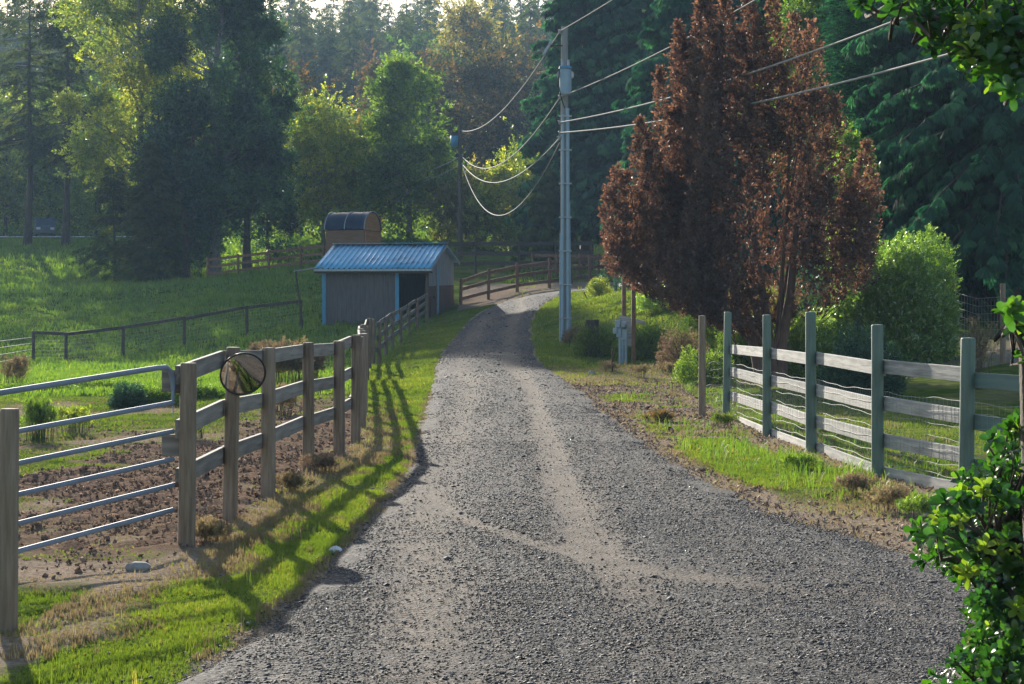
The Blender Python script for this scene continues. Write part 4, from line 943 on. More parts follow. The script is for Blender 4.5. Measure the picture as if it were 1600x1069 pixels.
# the big group at left centre
g = gdp(218, 129); broadleaf('birch_tree', g, hpx(-150, 129, g), 4.4, .16, 70, 17000, .115, LM['birch'], M_bark_pale, 'huge sunlit yellow green birch left of the dark tree', seed=61, taper=.12, trunk_r=.35)
g = gdp(335, 124); broadleaf('dark_tree', g, hpx(-190, 124, g), 3.5, .07, 90, 22000, .105, LM['dark'], M_bark_pale, 'huge dark blue green tree with pale trunk right of the sunlit birch', seed=62, taper=.10, trunk_r=.33)
g = gdp(385, 127); broadleaf('dark_tree', g, hpx(-60, 127, g), 2.7, .08, 60, 15000, .105, LM['dark'], M_bark, 'narrower dark tree at the right flank of the huge dark tree', seed=63, taper=.2, trunk_r=.26)
g = gdp(290, 121); broadleaf('dark_tree', g, hpx(130, 121, g), 2.7, .08, 46, 12000, .10, LM['dark'], M_bark_red, 'lower dark tree with reddish trunk in front of the huge dark tree', seed=64, taper=.2, trunk_r=.24)
g = gdp(236, 118); conifer('fir_tree', g, hpx(215, 118, g), 2.4, .06, 190, 60, .42, LM['fir'], M_bark, 'dark young conifer in the shade left of the pale trunk', seed=65, droop=.3)
g = gdp(180, 124); conifer('fir_tree', g, hpx(255, 124, g), 2.7, .08, 110, 40, .42, LM['fir'], M_bark, 'smaller dark conifer under the sunlit birch', seed=66, droop=.3)
g = gdp(418, 131); broadleaf('dark_tree', g, hpx(190, 131, g), 2.3, .02, 36, 6500, .10, LM['dark'], M_bark, 'low dark tree with foliage to the ground right of the huge dark tree', seed=67, taper=.2)
g = gdp(276, 128); broadleaf('dark_tree', g, hpx(250, 128, g), 2.4, .02, 36, 6500, .10, LM['dark'], M_bark, 'low dark tree with foliage to the ground between birch and pale trunk', seed=68, taper=.2)
g = gdp(150, 162); broadleaf('broadleaf_tree', g, hpx(200, 162, g), 2.4, .04, 30, 4500, .10, LM['green'], M_bark, 'bushy green tree right of the slender bare trunked fir', seed=69, taper=.2)
# sunlit trees behind the shed
g = gdp(505, 138); broadleaf('alder_tree', g, hpx(152, 138, g), 3.3, .10, 48, 7500, .11, LM['birch'], M_bark_pale, 'sunlit yellow green tree directly behind the timber hut', seed=71, taper=.3)
g = gdp(560, 142); broadleaf('alder_tree', g, hpx(160, 142, g), 2.4, .10, 38, 6500, .10, LM['gold'], M_bark, 'tree with golden top between two greener trees behind the hut', seed=72, taper=.3)
g = gdp(640, 134); broadleaf('alder_tree', g, hpx(92, 134, g), 3.7, .05, 70, 12500, .11, LM['green'], M_bark_pale, 'tall bright green tree above the shed roof', seed=73, taper=.32)
g = gdp(452, 150); broadleaf('dark_tree', g, hpx(125, 150, g), 3.6, .05, 40, 6500, .13, LM['maple'], M_bark, 'brown tinted tree right of the huge dark tree', seed=74)
g = gdp(600, 190); broadleaf('maple_tree', g, hpx(92, 190, g), 3.6, .12, 40, 5200, .15, LM['rust'], M_bark, 'small rusty green tree on the slope left of the big maple', seed=75)
g = gdp(755, 172); broadleaf('maple_tree', g, hpx(62, 172, g), 7.0, .10, 80, 15500, .16, LM['maple'], M_bark, 'big round rusty topped maple behind the distant pole', seed=76, taper=.0)
g = gdp(748, 240); broadleaf('maple_tree', g, hpx(2, 240, g), 5.8, .12, 60, 8500, .20, LM['gold'], M_bark, 'golden brown tree high on the hill above the maple', seed=77)
g = gdp(838, 215); broadleaf('maple_tree', g, hpx(70, 215, g), 5.0, .1, 44, 7000, .19, LM['maple'], M_bark, 'dark maple left of the tall pole top', seed=78)
g = gdp(905, 165); broadleaf('maple_tree', g, hpx(120, 165, g), 4.5, .1, 44, 7000, .15, LM['green'], M_bark, 'green tree behind the tall utility pole', seed=79)
g = gdp(700, 136); broadleaf('alder_tree', g, hpx(238, 136, g), 2.0, .05, 30, 4200, .10, LM['birch'], M_bark, 'small pale yellow tree at the foot of the distant pole', seed=80)
g = gdp(745, 132); broadleaf('alder_tree', g, hpx(262, 132, g), 2.6, .04, 34, 5200, .10, LM['gold'], M_bark, 'low yellow olive tree right of the distant pole', seed=81)
g = gdp(805, 130); broadleaf('alder_tree', g, hpx(250, 130, g), 2.9, .04, 38, 6200, .10, LM['birch'], M_bark, 'low bushy yellow green tree left of the tall pole', seed=82)
g = gdp(856, 108); conifer('cedar_tree', g, hpx(262, 108, g), 1.9, .10, 110, 44, .34, LM['firlight'], M_bark_red, 'small pale cedar with weeping boughs left of the tall pole', seed=83, droop=.5, protos=FN)
# dark conifers behind the pole and red tree
for (px, d, top, rad, key, sd, lab, pr) in ((915, 110, -120, 4.0, 'cedar', 91, 'very tall dark cedar directly behind the tall utility pole', FN),
        (1008, 106, -140, 4.0, 'cedar', 92, 'very tall dark cedar between utility pole and red tree', FN), (1100, 84, -160, 4.2, 'cedar', 93, 'very tall dark cedar hidden behind the red tree', FN),
        (1195, 92, -200, 4.4, 'cedar', 94, 'tall cedar behind the tops of the red tree', FN), (962, 120, -20, 4.2, 'firlight', 95, 'paler conifer glimpsed behind the dark cedars', SP)):
    g = gdp(px, d); conifer('cedar_tree', g, hpx(top, d, g), rad, .15, 320, 66, .44, LM[key], M_bark_red, lab, seed=sd, droop=.5, protos=pr, power=.6, trunk_r=.34)
g = gdp(1272, 68); broadleaf('broadleaf_tree', g, hpx(-60, 68, g), 2.0, .25, 46, 8500, .075, LM['green'], M_bark, 'light green tree right behind the red tree', seed=96)
g = gdp(1378, 60); rt = g
conifer('cypress_tree', g, hpx(-120, 60, g), 1.9, .03, 420, 60, .30, LM['cedar'], M_bark, 'dark columnar cypress left of the drooping cedar at right', seed=97, droop=-.55, power=.35, up=.9, side=.25)
for (px, d, top, rad, base, sd, lab) in ((1480, 56, -250, 3.1, .10, 98, 'large dark cedar with drooping boughs above the round green shrub'), (1580, 52, -300, 3.0, .14, 99, 'large dark cedar at the right edge of the picture'),
                                         (1690, 58, -300, 4.0, .06, 100, 'large dark cedar just beyond the right edge'), (1540, 74, -200, 4.2, .02, 101, 'dark cedar in deep shade behind the drooping cedars'), (1405, 80, -200, 4.4, .02, 102, 'dark cedar behind the columnar cypress'),
                                         (1300, 88, -200, 4.4, .02, 103, 'dark cedar behind the light green tree')):
    g = gdp(px, d); conifer('cedar_tree', g, hpx(top, d, g), rad, base, 300, 62, .36, LM['cedar'], M_bark, lab, seed=sd, droop=.75, protos=FN, power=.5, trunk_r=.3, irregular=.55, thin=.2)
for (px, d, top, rad, key, sd, lab) in ((1585, 66, 360, 1.3, 'birch', 104, 'yellow green sapling in the gap under the right cedars'), (1330, 52, 130, .55, 'shrub', 105, 'bright green climbing sapling right of the red tree'),(1000, 75, 395, .9, 'dark', 106, 'small dark sapling by the bend behind the meter posts')):
    g = gdp(px, d); broadleaf('sapling', g, hpx(top, d, g), rad, .1, 20, 1500, .06, LM[key], M_bark, lab, 'sapling', seed=sd)

# ---- hill forest: prototypes copied one by one
lib = []
rngh = random.Random(5)
protoF = [conifer('fir_tree', (0, 0, 0), 24, 4.2, .04, 120, 30, .95, LM['fir'], M_bark, 'x', seed=200+k, droop=.22+.05*k, irregular=.3) for k in range(3)]
protoB = [broadleaf('broadleaf_tree', (0, 0, 0), 17, 5.4, .05, 40, 3600, .30, LM[k], M_bark, 'x', seed=210+i) for i, k in enumerate(('green', 'rust', 'maple'))]
used = set(); spots = []
for row, (d0, pxa, pxb, step, fr_c) in enumerate(((205, 395, 600, 34, .35), (235, -120, 900, 46, .5), (262, -100, 1000, 40, .6), (292, 100, 960, 33, .85), (325, -60, 1000, 30, .9), (365, -60, 1050, 27, 1.), (410, -60, 1000, 24, 1.), (455, -60, 1000, 22, 1.))):
    p = pxa+rngh.uniform(0, 20)
    while p < pxb:
        dd = d0+rngh.uniform(-12, 12); spots.append((p, dd, rngh.random() < fr_c)); p += step*rngh.uniform(.75, 1.3)
first = {}
for (p, dd, con) in spots:
    k = rngh.randrange(3); pr = (protoF if con else protoB)[k]; key = (con, k)
    if key in first: o = copy_tree(pr)
    else: o = pr; first[key] = 1
    g = gd(p, dd); o.location = g-Vector((0, 0, .3)); s = rngh.uniform(.72, 1.12)*(1 if dd > 240 else .72)
    o.scale = (s*rngh.uniform(.9, 1.15), s*rngh.uniform(.9, 1.15), s); o.rotation_euler.z = rngh.uniform(0, 6.28)
    zn = 'above the left firs' if p < 150 else 'above the birch' if p < 430 else 'above the timber hut' if p < 600 else 'above the maple' if p < 700 else 'left of the cedars'
    rw = 'low on the far hill' if dd < 250 else 'midway up the far hill' if dd < 345 else 'on the skyline of the far hill'
    lab_ = ('hazy dark conifer' if con else ('hazy green broadleaf tree', 'hazy rusty broadleaf tree', 'hazy brown green broadleaf tree')[k])+' '+rw+', '+zn
    o['label'] = lab_; o['group'] = ('dark conifers ' if con else ('green', 'rusty', 'brown green')[k]+' broadleaf trees ')+rw+', '+zn
    if False:
        o['label'] = ('hazy green broadleaf tree among the conifers of the far hill', 'hazy rusty broadleaf tree among the conifers of the far hill', 'hazy brown green broadleaf tree among the conifers of the far hill')[k]; o['group'] = ('green', 'rusty', 'brown green')[k]+' broadleaf trees on the far hill'

# ---- the red (dead) cypress: many upright plumes
def plume_tree(loc, name, label, plumes, mat, bark, seed=1, leaf=.05):
    rng = np.random.default_rng(seed); root = empty(name, loc, label, 'tree'); curves = []; P, A, V = [], [], []
    for (x, y, z0, z1, r, dens) in plumes:
        L_ = z1-z0; n = int(dens*L_*r*930); t = rng.random(n); ang = rng.uniform(0, 2*np.pi, n)
        prof = r*1.12*np.clip(np.sin(np.pi*np.clip(t*.95+.04, 0, 1)**.62), 0, 1)**.9*(1+.16*np.sin(t*L_*5+ang*2+x*7))
        rad_ = prof*rng.uniform(.35, 1.0, n)**.5
        lump = vn(ang*1.6+x*9, t*L_*3.2+y*5, 1.0, seed); rad_ = rad_*(.55+.88*lump)
        bx = x*(.35+.65*ss(0, .5, (z0+t*L_)/3.0)); by = y*(.35+.65*ss(0, .5, (z0+t*L_)/3.0))
        lean = .10*x*t; p = np.stack([bx+lean+rad_*np.cos(ang), by+rad_*np.sin(ang), z0+t*L_], -1)
        keep = vn(ang*2.2+x*3, t*L_*2.2+x, 1.3, seed+9) > .24
        a = np.stack([np.cos(ang)*.6, np.sin(ang)*.6, np.full(n, .75)], -1)+rng.normal(size=(n, 3))*.38
        P.append(p[keep]); A.append(a[keep]); v = np.clip(.42+.2*rng.normal(size=n)+(rng.random()-.5)*.25+.22*(t-.4), 0, 1); V.append(v[keep])
        if rng.random() < .2: curves.append((np.array([[x*.08, y*.08, .7], [x*.2, y*.2, 1.1], [x*.55, y*.55, max(z0, 1.5)], [x*.95, y*.95, z0+L_*.4], [x, y, z0+L_*.85]]), np.array([.05, .045, .035, .022, .008])))
    P, A, V = np.vstack(P), np.vstack(A), np.concatenate(V)
    tw = [proto_twig(n=6, L=1.0, leaf=.55, wid=.30, spread=.7, seed=s, flat=.5) for s in range(3)]
    v, f, a = multi_stamp(tw, P, frames(A, rng), leaf*1.9*rng.uniform(.6, 1.5, len(P)), V); link('crown', np_mesh('crown', v, f, {'v': a}), mat, root)
    # twigs inside
    cur = []
    for i in range(260):
        k = rng.integers(len(plumes)); x, y, z0, z1, r, _ = plumes[k]; z = rng.uniform(z0, z0+(z1-z0)*.7); a_ = rng.uniform(0, 6.28); l = r*rng.uniform(.5, 1.1)
        cur.append((np.array([[x*.8, y*.8, z-.35], [x+l*.5*math.cos(a_), y+l*.5*math.sin(a_), z], [x+l*math.cos(a_), y+l*math.sin(a_), z+.35]]), np.array([.014, .009, .003])))
    v, f = wood_tubes(curves+cur, 4); link('trunk', np_mesh('trunk', v, f, smooth=True), bark, root)
    return root
rg = gd(1205, 44); k44 = 44/F
def pl_(px, dy, ytop, ybot, rpx, dens=1.0):
    return ((px-1205)*k44, dy, HC-(ybot-HY)*k44-rg.z, HC-(ytop-HY)*k44-rg.z, rpx*k44, dens)
TOP = [(962, 345), (985, 262), (1010, 195), (1035, 150), (1052, 92), (1075, 60), (1100, 0), (1125, -25), (1150, 15), (1178, -25), (1215, -15), (1235, 22), (1258, 15), (1280, 75), (1296, 150), (1310, 230), (1325, 300), (1342, 225), (1368, 275)]
BOT = [(962, 405), (1000, 440), (1050, 470), (1100, 498), (1180, 520), (1240, 500), (1300, 470), (1368, 410)]
rp = np.random.default_rng(12); plumes = []
tx, ty = zip(*TOP); bx_, by_ = zip(*BOT)
for ix_, x in enumerate(np.arange(985, 1347, 15.5)):
    yt = np.interp(x, tx, ty); yb = np.interp(x, bx_, by_); y = yt+(rp.uniform(0, 10) if ix_ % 2 == 0 else rp.uniform(45, 95)); first_ = True
    while y < yb-70:
        L_ = min(rp.uniform(150, 270), yb-y+10); r_ = rp.uniform(15, 23)*(1.0 if first_ else 1.2); dn = .95 if x < 1225 else .6
        if 1130 < x < 1250 and 130 < y < 340: dn = .5 if rp.random() < .35 else 0
        elif not first_ and rp.random() < .25: dn = 0
        hw = math.sqrt(max(.05, 1-((x-1165)/215)**2)); dy = (rp.uniform(-1, 1) if not first_ else rp.uniform(-.35, .35))*1.9*hw*min(1, .35+(y+30)/300)
        if dn: plumes.append(pl_(x+rp.uniform(-5, 5), dy, y, y+L_, r_, dn))
        y += L_*rp.uniform(.45, .75); first_ = False
plumes += [pl_(1338, -.2, 228, 400, 19, 1.0), pl_(1322, .1, 290, 440, 20, .9), pl_(1353, .1, 285, 410, 14, .8), pl_(1075, .2, 38, 200, 16, 1.1), pl_(1108, -.1, -20, 180, 20, 1.1), pl_(972, 0, 300, 430, 16, 1.1)]
plume_tree(rg, 'cypress_tree', 'large red brown dead cypress with many upright plumes behind the right fence', plumes, LM['red'], M_bark_red, 7, .062)
# orange tip plume
for k, (dx, r) in enumerate(((0, .10), (.22, .08))):
    g = rg+Vector((dx, .3, 0)); tube_obj('', [g], .1, None) if False else None
# trunks of the red tree: twin stems
for dx, nm in ((-.28, 'twin stem'), (.12, 'twin stem')): pass
root_red = [o for o in col.objects if o.name.startswith('cypress_tree') and o.get('label', '').startswith('large red')][0]
for (p0_, p1_, p2_, p3_) in (((1216, 606), (1206, 560), (1196, 480), (1170, 330)), ((1192, 600), (1180, 540), (1160, 470), (1120, 330)), ((1222, 604), (1222, 540), (1236, 460), (1250, 300))):
    pts = [Vector(((p[0]-1205)*k44, 0.1, HC-(p[1]-HY)*k44-rg.z)) for p in (p0_, p1_, p2_, p3_)]
    o = tube_obj('stem', pts, [.16, .13, .10, .05], M_bark_red, None, 10, origin=(0, 0, 0)); o.parent = root_red; o.location = (0, 0, 0)

# ---- shrubs
g = gd(1408, 46); bush('round_shrub', gd(1392, 46), 1.75, 1.5, hpx(368, 46, g), 22000, .056, LM['shrub'], 'big round light green shrub behind the right fence posts', seed=301)
bush('round_shrub', gd(1262, 45.5), 1.0, .8, 1.5, 9000, .042, LM['shrub'], 'lower green shrub under the right side of the red tree', seed=302)
bush('round_shrub', gd(1350, 37.5), .9, .7, 1.25, 6500, .032, LM['dark'], 'low dark green shrub at the foot of the big round shrub', seed=303)
bush('low_shrub', gd(925, 53.2), .62, .55, 1.0, 3000, .030, LM['firlight'], 'grey green rosemary like shrub growing over the stump by the utility pole', seed=304, protos=SP)
bush('low_shrub', gd(948, 55), .75, .6, 1.0, 3600, .028, LM['green'], 'loose green shrub on the bank left of the meter posts', seed=305, protos=SP)
bush('low_shrub', gd(1010, 52), .75, .6, 1.05, 3800, .03, LM['green'], 'green leafy shrub on the bank right of the meter posts', seed=306)
bush('low_shrub', gd(1066, 47), .7, .5, 1.0, 2200, .028, LM['weed'], 'tan brown shrub under the left edge of the red tree', seed=307)
bush('low_shrub', gd(1105, 43), .8, .5, .8, 2200, .034, LM['green'], 'yellow green fern like shrub behind the unpainted fence post', seed=308)
bush('low_shrub', gd(1165, 47), .8, .6, 1.5, 4500, .03, LM['green'], 'dark leafy shrub around the base of the red tree', seed=309)
bush('low_shrub', gd(936, 75), .45, .4, 1.0, 1500, .035, LM['birch'], 'small leafy yellow green shrub by the bend right of the utility pole', seed=310)
bush('low_shrub', gd(905, 59), .6, .5, .55, 2400, .026, LM['dry'], 'tangle of brown stems on the cut bank beside the pole', seed=311)
bush('low_shrub', gd(1130, 55), 1.3, 1, 1.5, 5000, .04, LM['green'], 'green undergrowth shrub on the bank behind the red tree', seed=312)
bush('low_shrub', gd(1040, 62), 1.0, .8, .9, 2600, .045, LM['shrub'], 'pale green shrub on the bank under the red tree fringe', seed=313)
def weed(name, loc, n, ht, rx, mat, label, seed, spread=.35, leafy=.02, group=None, cat='weed', thick=.006):
    """upright weed clump: thin stems with small leaves"""
    rng = np.random.default_rng(seed); root = empty(name, loc, label, cat, group); cur = []; P, A = [], []
    for i in range(n):
        b = rng.normal(0, rx*.35, 2); a = rng.uniform(0, 6.28); l = ht*rng.uniform(.5, 1.0); s = spread*rng.uniform(.1, 1)
        tip = np.array([b[0]+math.cos(a)*s*l, b[1]+math.sin(a)*s*l, l]); mid = np.array([b[0]*.9+tip[0]*.3*.5, b[1]*.9+tip[1]*.15, l*.5])
        cur.append((np.array([[b[0], b[1], -.02], mid, tip]), np.array([thick, thick*.6, thick*.2])))
        m = int(26*l/ht); t = rng.uniform(.25, 1, m); q = mid[None]*(1-t[:, None])+tip[None]*t[:, None]; P.append(q+rng.normal(0, .02, q.shape)); A.append(rng.normal(size=(m, 3))*.6+np.array([0, 0, .9]))
    v, f = wood_tubes(cur, 3); link('stem', np_mesh('stem', v, f), mat, root)
    P, A = np.vstack(P), np.vstack(A); v, f, a = multi_stamp(SP, P, frames(A, rng), leafy*2.6*rng.uniform(.6, 1.4, len(P)), rng.random(len(P))); link('foliage', np_mesh('foliage', v, f, {'v': a}), mat, root); return root
for i, (px, d, ht, rx, lab) in enumerate(((412, 43, 1.05, .35, 'leftmost tan dried weed clump behind the mirror fence panel'), (440, 44, 1.0, .4, 'tan dried weed clump in the middle of the row behind the fence'), (463, 43.5, 1.05, .35, 'tallest tan dried weed clump of the row behind the fence'), (488, 45, .85, .35, 'rightmost pale dried weed clump nearest the shed'))):
    weed('dried_weed', gd(px, d), 46, ht, rx, LM['weed'], lab, 320+i, .4, .05)
weed('broom_plant', gd(60, 26.5), 50, .62, .3, LM['green'], 'slender green broom plant behind the gate bars near the left edge', 330, .35, .03)
weed('broom_plant', gd(300, 27), 30, .42, .22, LM['green'], 'slender green plant just behind the hinge post', 331, .3, .025)
weed('broom_plant', gd(118, 28), 36, .40, .3, LM['birch'], 'low green tuft behind the middle of the gate', 332, .5, .025)
weed('dried_weed', gd(440, 33), 40, .5, .35, LM['weed'], 'low tan green weed seen through the fence below the top rail', 333, .5, .03)
weed('dried_weed', gd(1530, 38), 40, 1.5, .25, LM['dry'], 'tall dry grass clump beside the wire fence at right', 334, .35, .03)
weed('broom_plant', gd(20, 44), 50, .8, .4, LM['weed'], 'brown weed clump by the wire fence at far left', 335, .4, .03)
for i, (px, d, rx, hh, lab) in enumerate(((200, 35.5, .32, .42, 'dark green nettle clump in the pasture'), (240, 36.5, .55, .34, 'bright green weed patch right of the dark nettle clump'), (300, 39, .8, .28, 'low bright green weeds behind the first fence rail'), (60, 42, 1.1, .22, 'low green weeds across the left pasture'), (150, 44, 1.2, .22, 'green weed bed beyond the nettle clump'))):
    bush('weed_clump', gd(px, d), rx, .5, hh, 1800, .032, LM['green'] if i else LM['dark'], lab, 'weeds', seed=340+i, hollow=.1)
g = gp(1035, 660); weed('dead_branch', g, 26, .11, .3, LM['rust'], 'fallen reddish dead branch lying on the bare shoulder', 350, 1.4, .03, cat='branch')

for i, (px, py, m_, ht, rx, lab) in enumerate(((1395, 800, 'dry', .22, .3, 'brown dried weed tuft at the foot of the second nearest green post'), (1340, 775, 'weed', .20, .28, 'tan weed tuft on the verge in front of the kick board'),
        (1250, 735, 'green', .16, .3, 'green weed tuft in front of the middle green posts'), (1130, 668, 'grass', .2, .25, 'bright green grass clump beside the farthest green post'), (1440, 815, 'green', .22, .25, 'green weed beside the glossy bush at the shoulder edge'),
        (330, 850, 'dry', .16, .2, 'dry tuft between the first two fence posts'), (455, 770, 'dry', .16, .22, 'dry tuft at the foot of the fourth fence post'), (505, 742, 'weed', .2, .22, 'pale straw tuft by the fifth fence post'), (1000, 590, 'dry', .3, .4, 'tan dry weeds below the meter boxes'), (955, 582, 'weed', .25, .35, 'dry stems left of the meter boxes'), (1045, 585, 'dry', .25, .4, 'brown dry weeds on the bank foot right of the meter posts'))):
    weed('weed_tuft', gp(px, py), 46, ht, rx, LM[m_], lab, 360+i, .6, .018, thick=.0025)
# ---- glossy leaved bush at right foreground
def rosette(n=8, seed=0):
    r = random.Random(seed); V, Fq = [], []
    def leaf(b, a, nrm, L_, W_):
        a = np.array(a, float); a /= np.linalg.norm(a); s = np.cross(nrm, a); s /= np.linalg.norm(s); nn = np.cross(a, s); o = len(V)
        for t, wd, cz in ((0, .10, 0), (.35, .62, .05), (.70, 1.0, .06), (.93, .72, .02), (1.0, .2, -.02)):
            for sd in (-1, 0, 1): V.append(b+a*L_*t+s*sd*wd*W_*.5+nn*(cz*L_+(abs(sd)*.10*W_)-.25*L_*t*t))
        for i in range(4):
            for j in range(2): Fq.append([o+i*3+j, o+i*3+j+1, o+(i+1)*3+j+1, o+(i+1)*3+j])
    for k in range(n):
        a = k*2.4+r.uniform(-.3, .3); t = k/n; el = .25+.9*t+r.uniform(-.2, .2)
        d = (math.cos(a)*math.cos(el), math.sin(a)*math.cos(el), math.sin(el)); d = np.array([d[0], d[2], d[1]])
        leaf(np.array([0, -.6+.55*t*1.3, 0]), d, np.array([r.uniform(-.3, .3), 1, r.uniform(-.3, .3)]) if abs(d[1]) < .9 else np.array([1, 0, .2]), r.uniform(.75, 1.1), r.uniform(.44, .58))
    return np.array(V), np.array(Fq)
ROS = [rosette(9, s) for s in range(4)]
def leafy(name, loc, pts, label, cat, seed, size=.055, trunks=None, group=None):
    rng = np.random.default_rng(seed); root = empty(name, loc, label, cat, group); loc = np.array(loc); pts = np.array(pts)-loc; n = len(pts); cur = []
    cen = np.array(trunks)-loc
    for p in pts[::2]:
        c = cen[np.argmin(((cen-p)**2).sum(1))]; m = (c*.45+p*.55)+np.array([0, 0, -.05])+rng.normal(0, .03, 3); cur.append((np.array([c, m, p]), np.array([.010, .006, .003])))
    for c in cen: cur.append((np.array([[cen[0][0], cen[0][1], -.1], (cen[0]+c)/2+rng.normal(0, .02, 3), c]), np.array([.05, .03, .012])))
    v, f = wood_tubes(cur, 5); link('stem', np_mesh('stem', v, f, smooth=True), M_bark, root)
    c = cen[np.argmin(((pts[:, None]-cen[None])**2).sum(-1), 1)]; d = pts-c; d /= np.linalg.norm(d, axis=1)[:, None]+1e-9
    A = d*.8+np.array([-.1, -.1, .55])+rng.normal(size=(n, 3))*.35
    v, f, a = multi_stamp(ROS, pts, frames(A, rng), size*rng.uniform(.5, 1.3, n), np.clip(.5+.3*rng.normal(size=n), 0, 1)); link('foliage', np_mesh('foliage', v, f, {'v': a}, smooth=True), LM['laurel'], root); return root
def scatter_px(seed, n, left, ylo, yhi, dlo, dhi, xr):
    """points filling the bush volume whose left outline (px by row) is `left`"""
    rng = np.random.default_rng(seed); out = []
    rows = np.array(left, float)
    while len(out) < n:
        y = rng.uniform(ylo, yhi); l = np.interp(y, rows[:, 0], rows[:, 1])+12+rng.normal(0, 20); x = l+abs(rng.normal())*90 if rng.random() < .6 else rng.uniform(l, xr)
        d = rng.uniform(dlo, dhi); p = at(x, y, d)
        if p.z > .02: out.append(tuple(p))
    return out
pts = scatter_px(1, 1600, [(640, 1590), (670, 1568), (720, 1535), (760, 1505), (800, 1470), (830, 1448), (865, 1446), (900, 1500), (940, 1525), (980, 1520), (1020, 1500), (1060, 1470), (1130, 1450), (1300, 1430)], 645, 1330, 5.6, 7.2, 1900)
b0 = Vector((2.35, 6.6, h(2.35, 6.6)))
leafy('glossy_bush', b0, pts, 'glossy green leaved bush filling the lower right corner', 'bush', 401, .038, [(b0.x, b0.y, .35), tuple(at(1640, 780, 6.3)), tuple(at(1560, 860, 6.2)), tuple(at(1620, 960, 6.2)), tuple(at(1760, 700, 6.5)), tuple(at(1580, 1040, 6.2)), tuple(at(1700, 860, 6.4))])
pts = scatter_px(2, 60, [(455, 1600), (470, 1565), (500, 1550), (530, 1590)], 458, 560, 5.4, 6.0, 1700)
leafy('glossy_shoot', Vector((1.75, 5.9, h(1.75, 5.9))), pts, 'single leafy shoot poking in at the right edge above the bush', 'shoot', 402, .042, [tuple(at(1640, 560, 5.8)), tuple(at(1580, 500, 5.7))])
rng = np.random.default_rng(9); pts = []
poly = [(1345, 4, 3), (1400, 0, 6), (1450, 20, 16), (1475, 50, 22), (1510, 30, 34), (1540, 60, 40), (1580, 50, 50), (1570, 110, 28), (1600, 120, 30), (1520, 90, 12), (1620, 60, 60), (1700, 60, 80), (1560, -30, 60), (1470, -30, 30), (1660, -60, 100), (1420, -15, 14), (1800, 0, 120)]
for (x, y, s) in poly:
    for k in range(int(4+s*.45)): pts.append(tuple(at(x+rng.normal()*s*.8, min(y+rng.normal()*s*.55, 150), rng.uniform(5.6, 6.8))))
tb = Vector((4.1, 7.2, h(4.1, 7.2)))
leafy('glossy_tree', tb, pts, 'overhanging branch of glossy leaves reaching into the top right corner', 'tree', 403, .048, [(4.1, 7.2, 2.2), tuple(at(1620, 20, 6.3)), tuple(at(1520, 30, 6.2)), tuple(at(1450, 15, 6.2)), tuple(at(1590, 90, 6.1)), tuple(at(1760, 0, 6.5)), tuple(at(1400, 2, 6.2))])

# ------------------------------------------------------------------ grass, gravel, clods
def blade_proto(n, seed, w_=.05, bend=.35, spread=.35):
    r = random.Random(seed); V, Fq = [], []
    for k in range(n):
        a = r.uniform(0, 6.28); b = r.uniform(0, 6.28); ox, oy = r.uniform(-1, 1)*spread, r.uniform(-1, 1)*spread; l = r.uniform(.55, 1.1); ww = w_*r.uniform(.7, 1.3)
        dx, dy = math.cos(a), math.sin(a); sx, sy = -dy*ww, dx*ww; be = bend*r.uniform(.3, 1.5); o = len(V)
        V += [(ox-sx, oy-sy, -.05), (ox+sx, oy+sy, -.05), (ox+dx*be*.35*l+sx*.7, oy+dy*be*.35*l+sy*.7, l*.6), (ox+dx*be*.35*l-sx*.7, oy+dy*be*.35*l-sy*.7, l*.6), (ox+dx*be*l, oy+dy*be*l, l*.95), (ox+dx*be*l, oy+dy*be*l, l*.96)]
        Fq += [[o, o+1, o+2, o+3], [o+3, o+2, o+4, o+5]]
    return np.array(V), np.array(Fq)
BL = [blade_proto(7, s) for s in range(4)]; BLF = [blade_proto(5, s+20, .10, .5, .6) for s in range(4)]
_b0 = BL
def grass_field(name, label, rects, seed, side, hgt=.034, mat='grass', want='green'):
    """rects: (xlo, xhi, ylo, yhi, density/m2, blade scale)"""
    rng = np.random.default_rng(seed); vs, fs, at_, o = [], [], [], 0
    for (xl, xh, yl, yh, dens, sc) in rects:
        n = int((xh-xl)*(yh-yl)*dens); x = rng.uniform(xl, xh, n); y = rng.uniform(yl, yh, n)
        k = (abs(x) < .275*y+.6); x, y = x[k], y[k]; g, m, ri = cover(x, y); fx = fence_x(y); mid = (np.interp(y, RL[:, 0], RL[:, 1])+np.interp(y, RR[:, 0], RR[:, 1]))/2
        s_ = {'verge': (x > fx) & (x < mid), 'pasture': x <= fx, 'right': x >= mid}[side]
        if want == 'green': pr = g**1.3
        else: pr = np.clip(.55-abs(g-.35)*1.1, 0, 1)*(m < .3)*(ri < .02)
        k = s_ & (rng.random(len(x)) < pr); x, y, g = x[k], y[k], g[k]; n = len(x)
        if not n: continue
        z = H(x, y); big = vn(x, y, 1.9, seed+3); hh = hgt*sc*(.45+1.0*big)*rng.uniform(.6, 1.3, n)*(.6+.6*g)
        val = np.clip(.30+.55*(fbm(x, y, .8, seed+5)-.5)*2*.5+.28*rng.random(n)+.5*np.clip(.6-g, 0, .6)+(rng.random(n) < .06)*.4, 0, 1)
        v, f, a = multi_stamp(BL if (sc < 1.5 or BL is not _b0) else BLF, np.stack([x, y, z], -1), zrot(rng.uniform(0, 6.28, n), None, rng), np.stack([hh*.9, hh*.9, hh], -1), val)
        vs.append(v); fs.append(f+o); at_.append(a); o += len(v)
    tag(link(name, np_mesh(name, np.vstack(vs), np.vstack(fs), {'v': np.concatenate(at_)}), LM[mat]), label, 'grass', None, 'stuff')
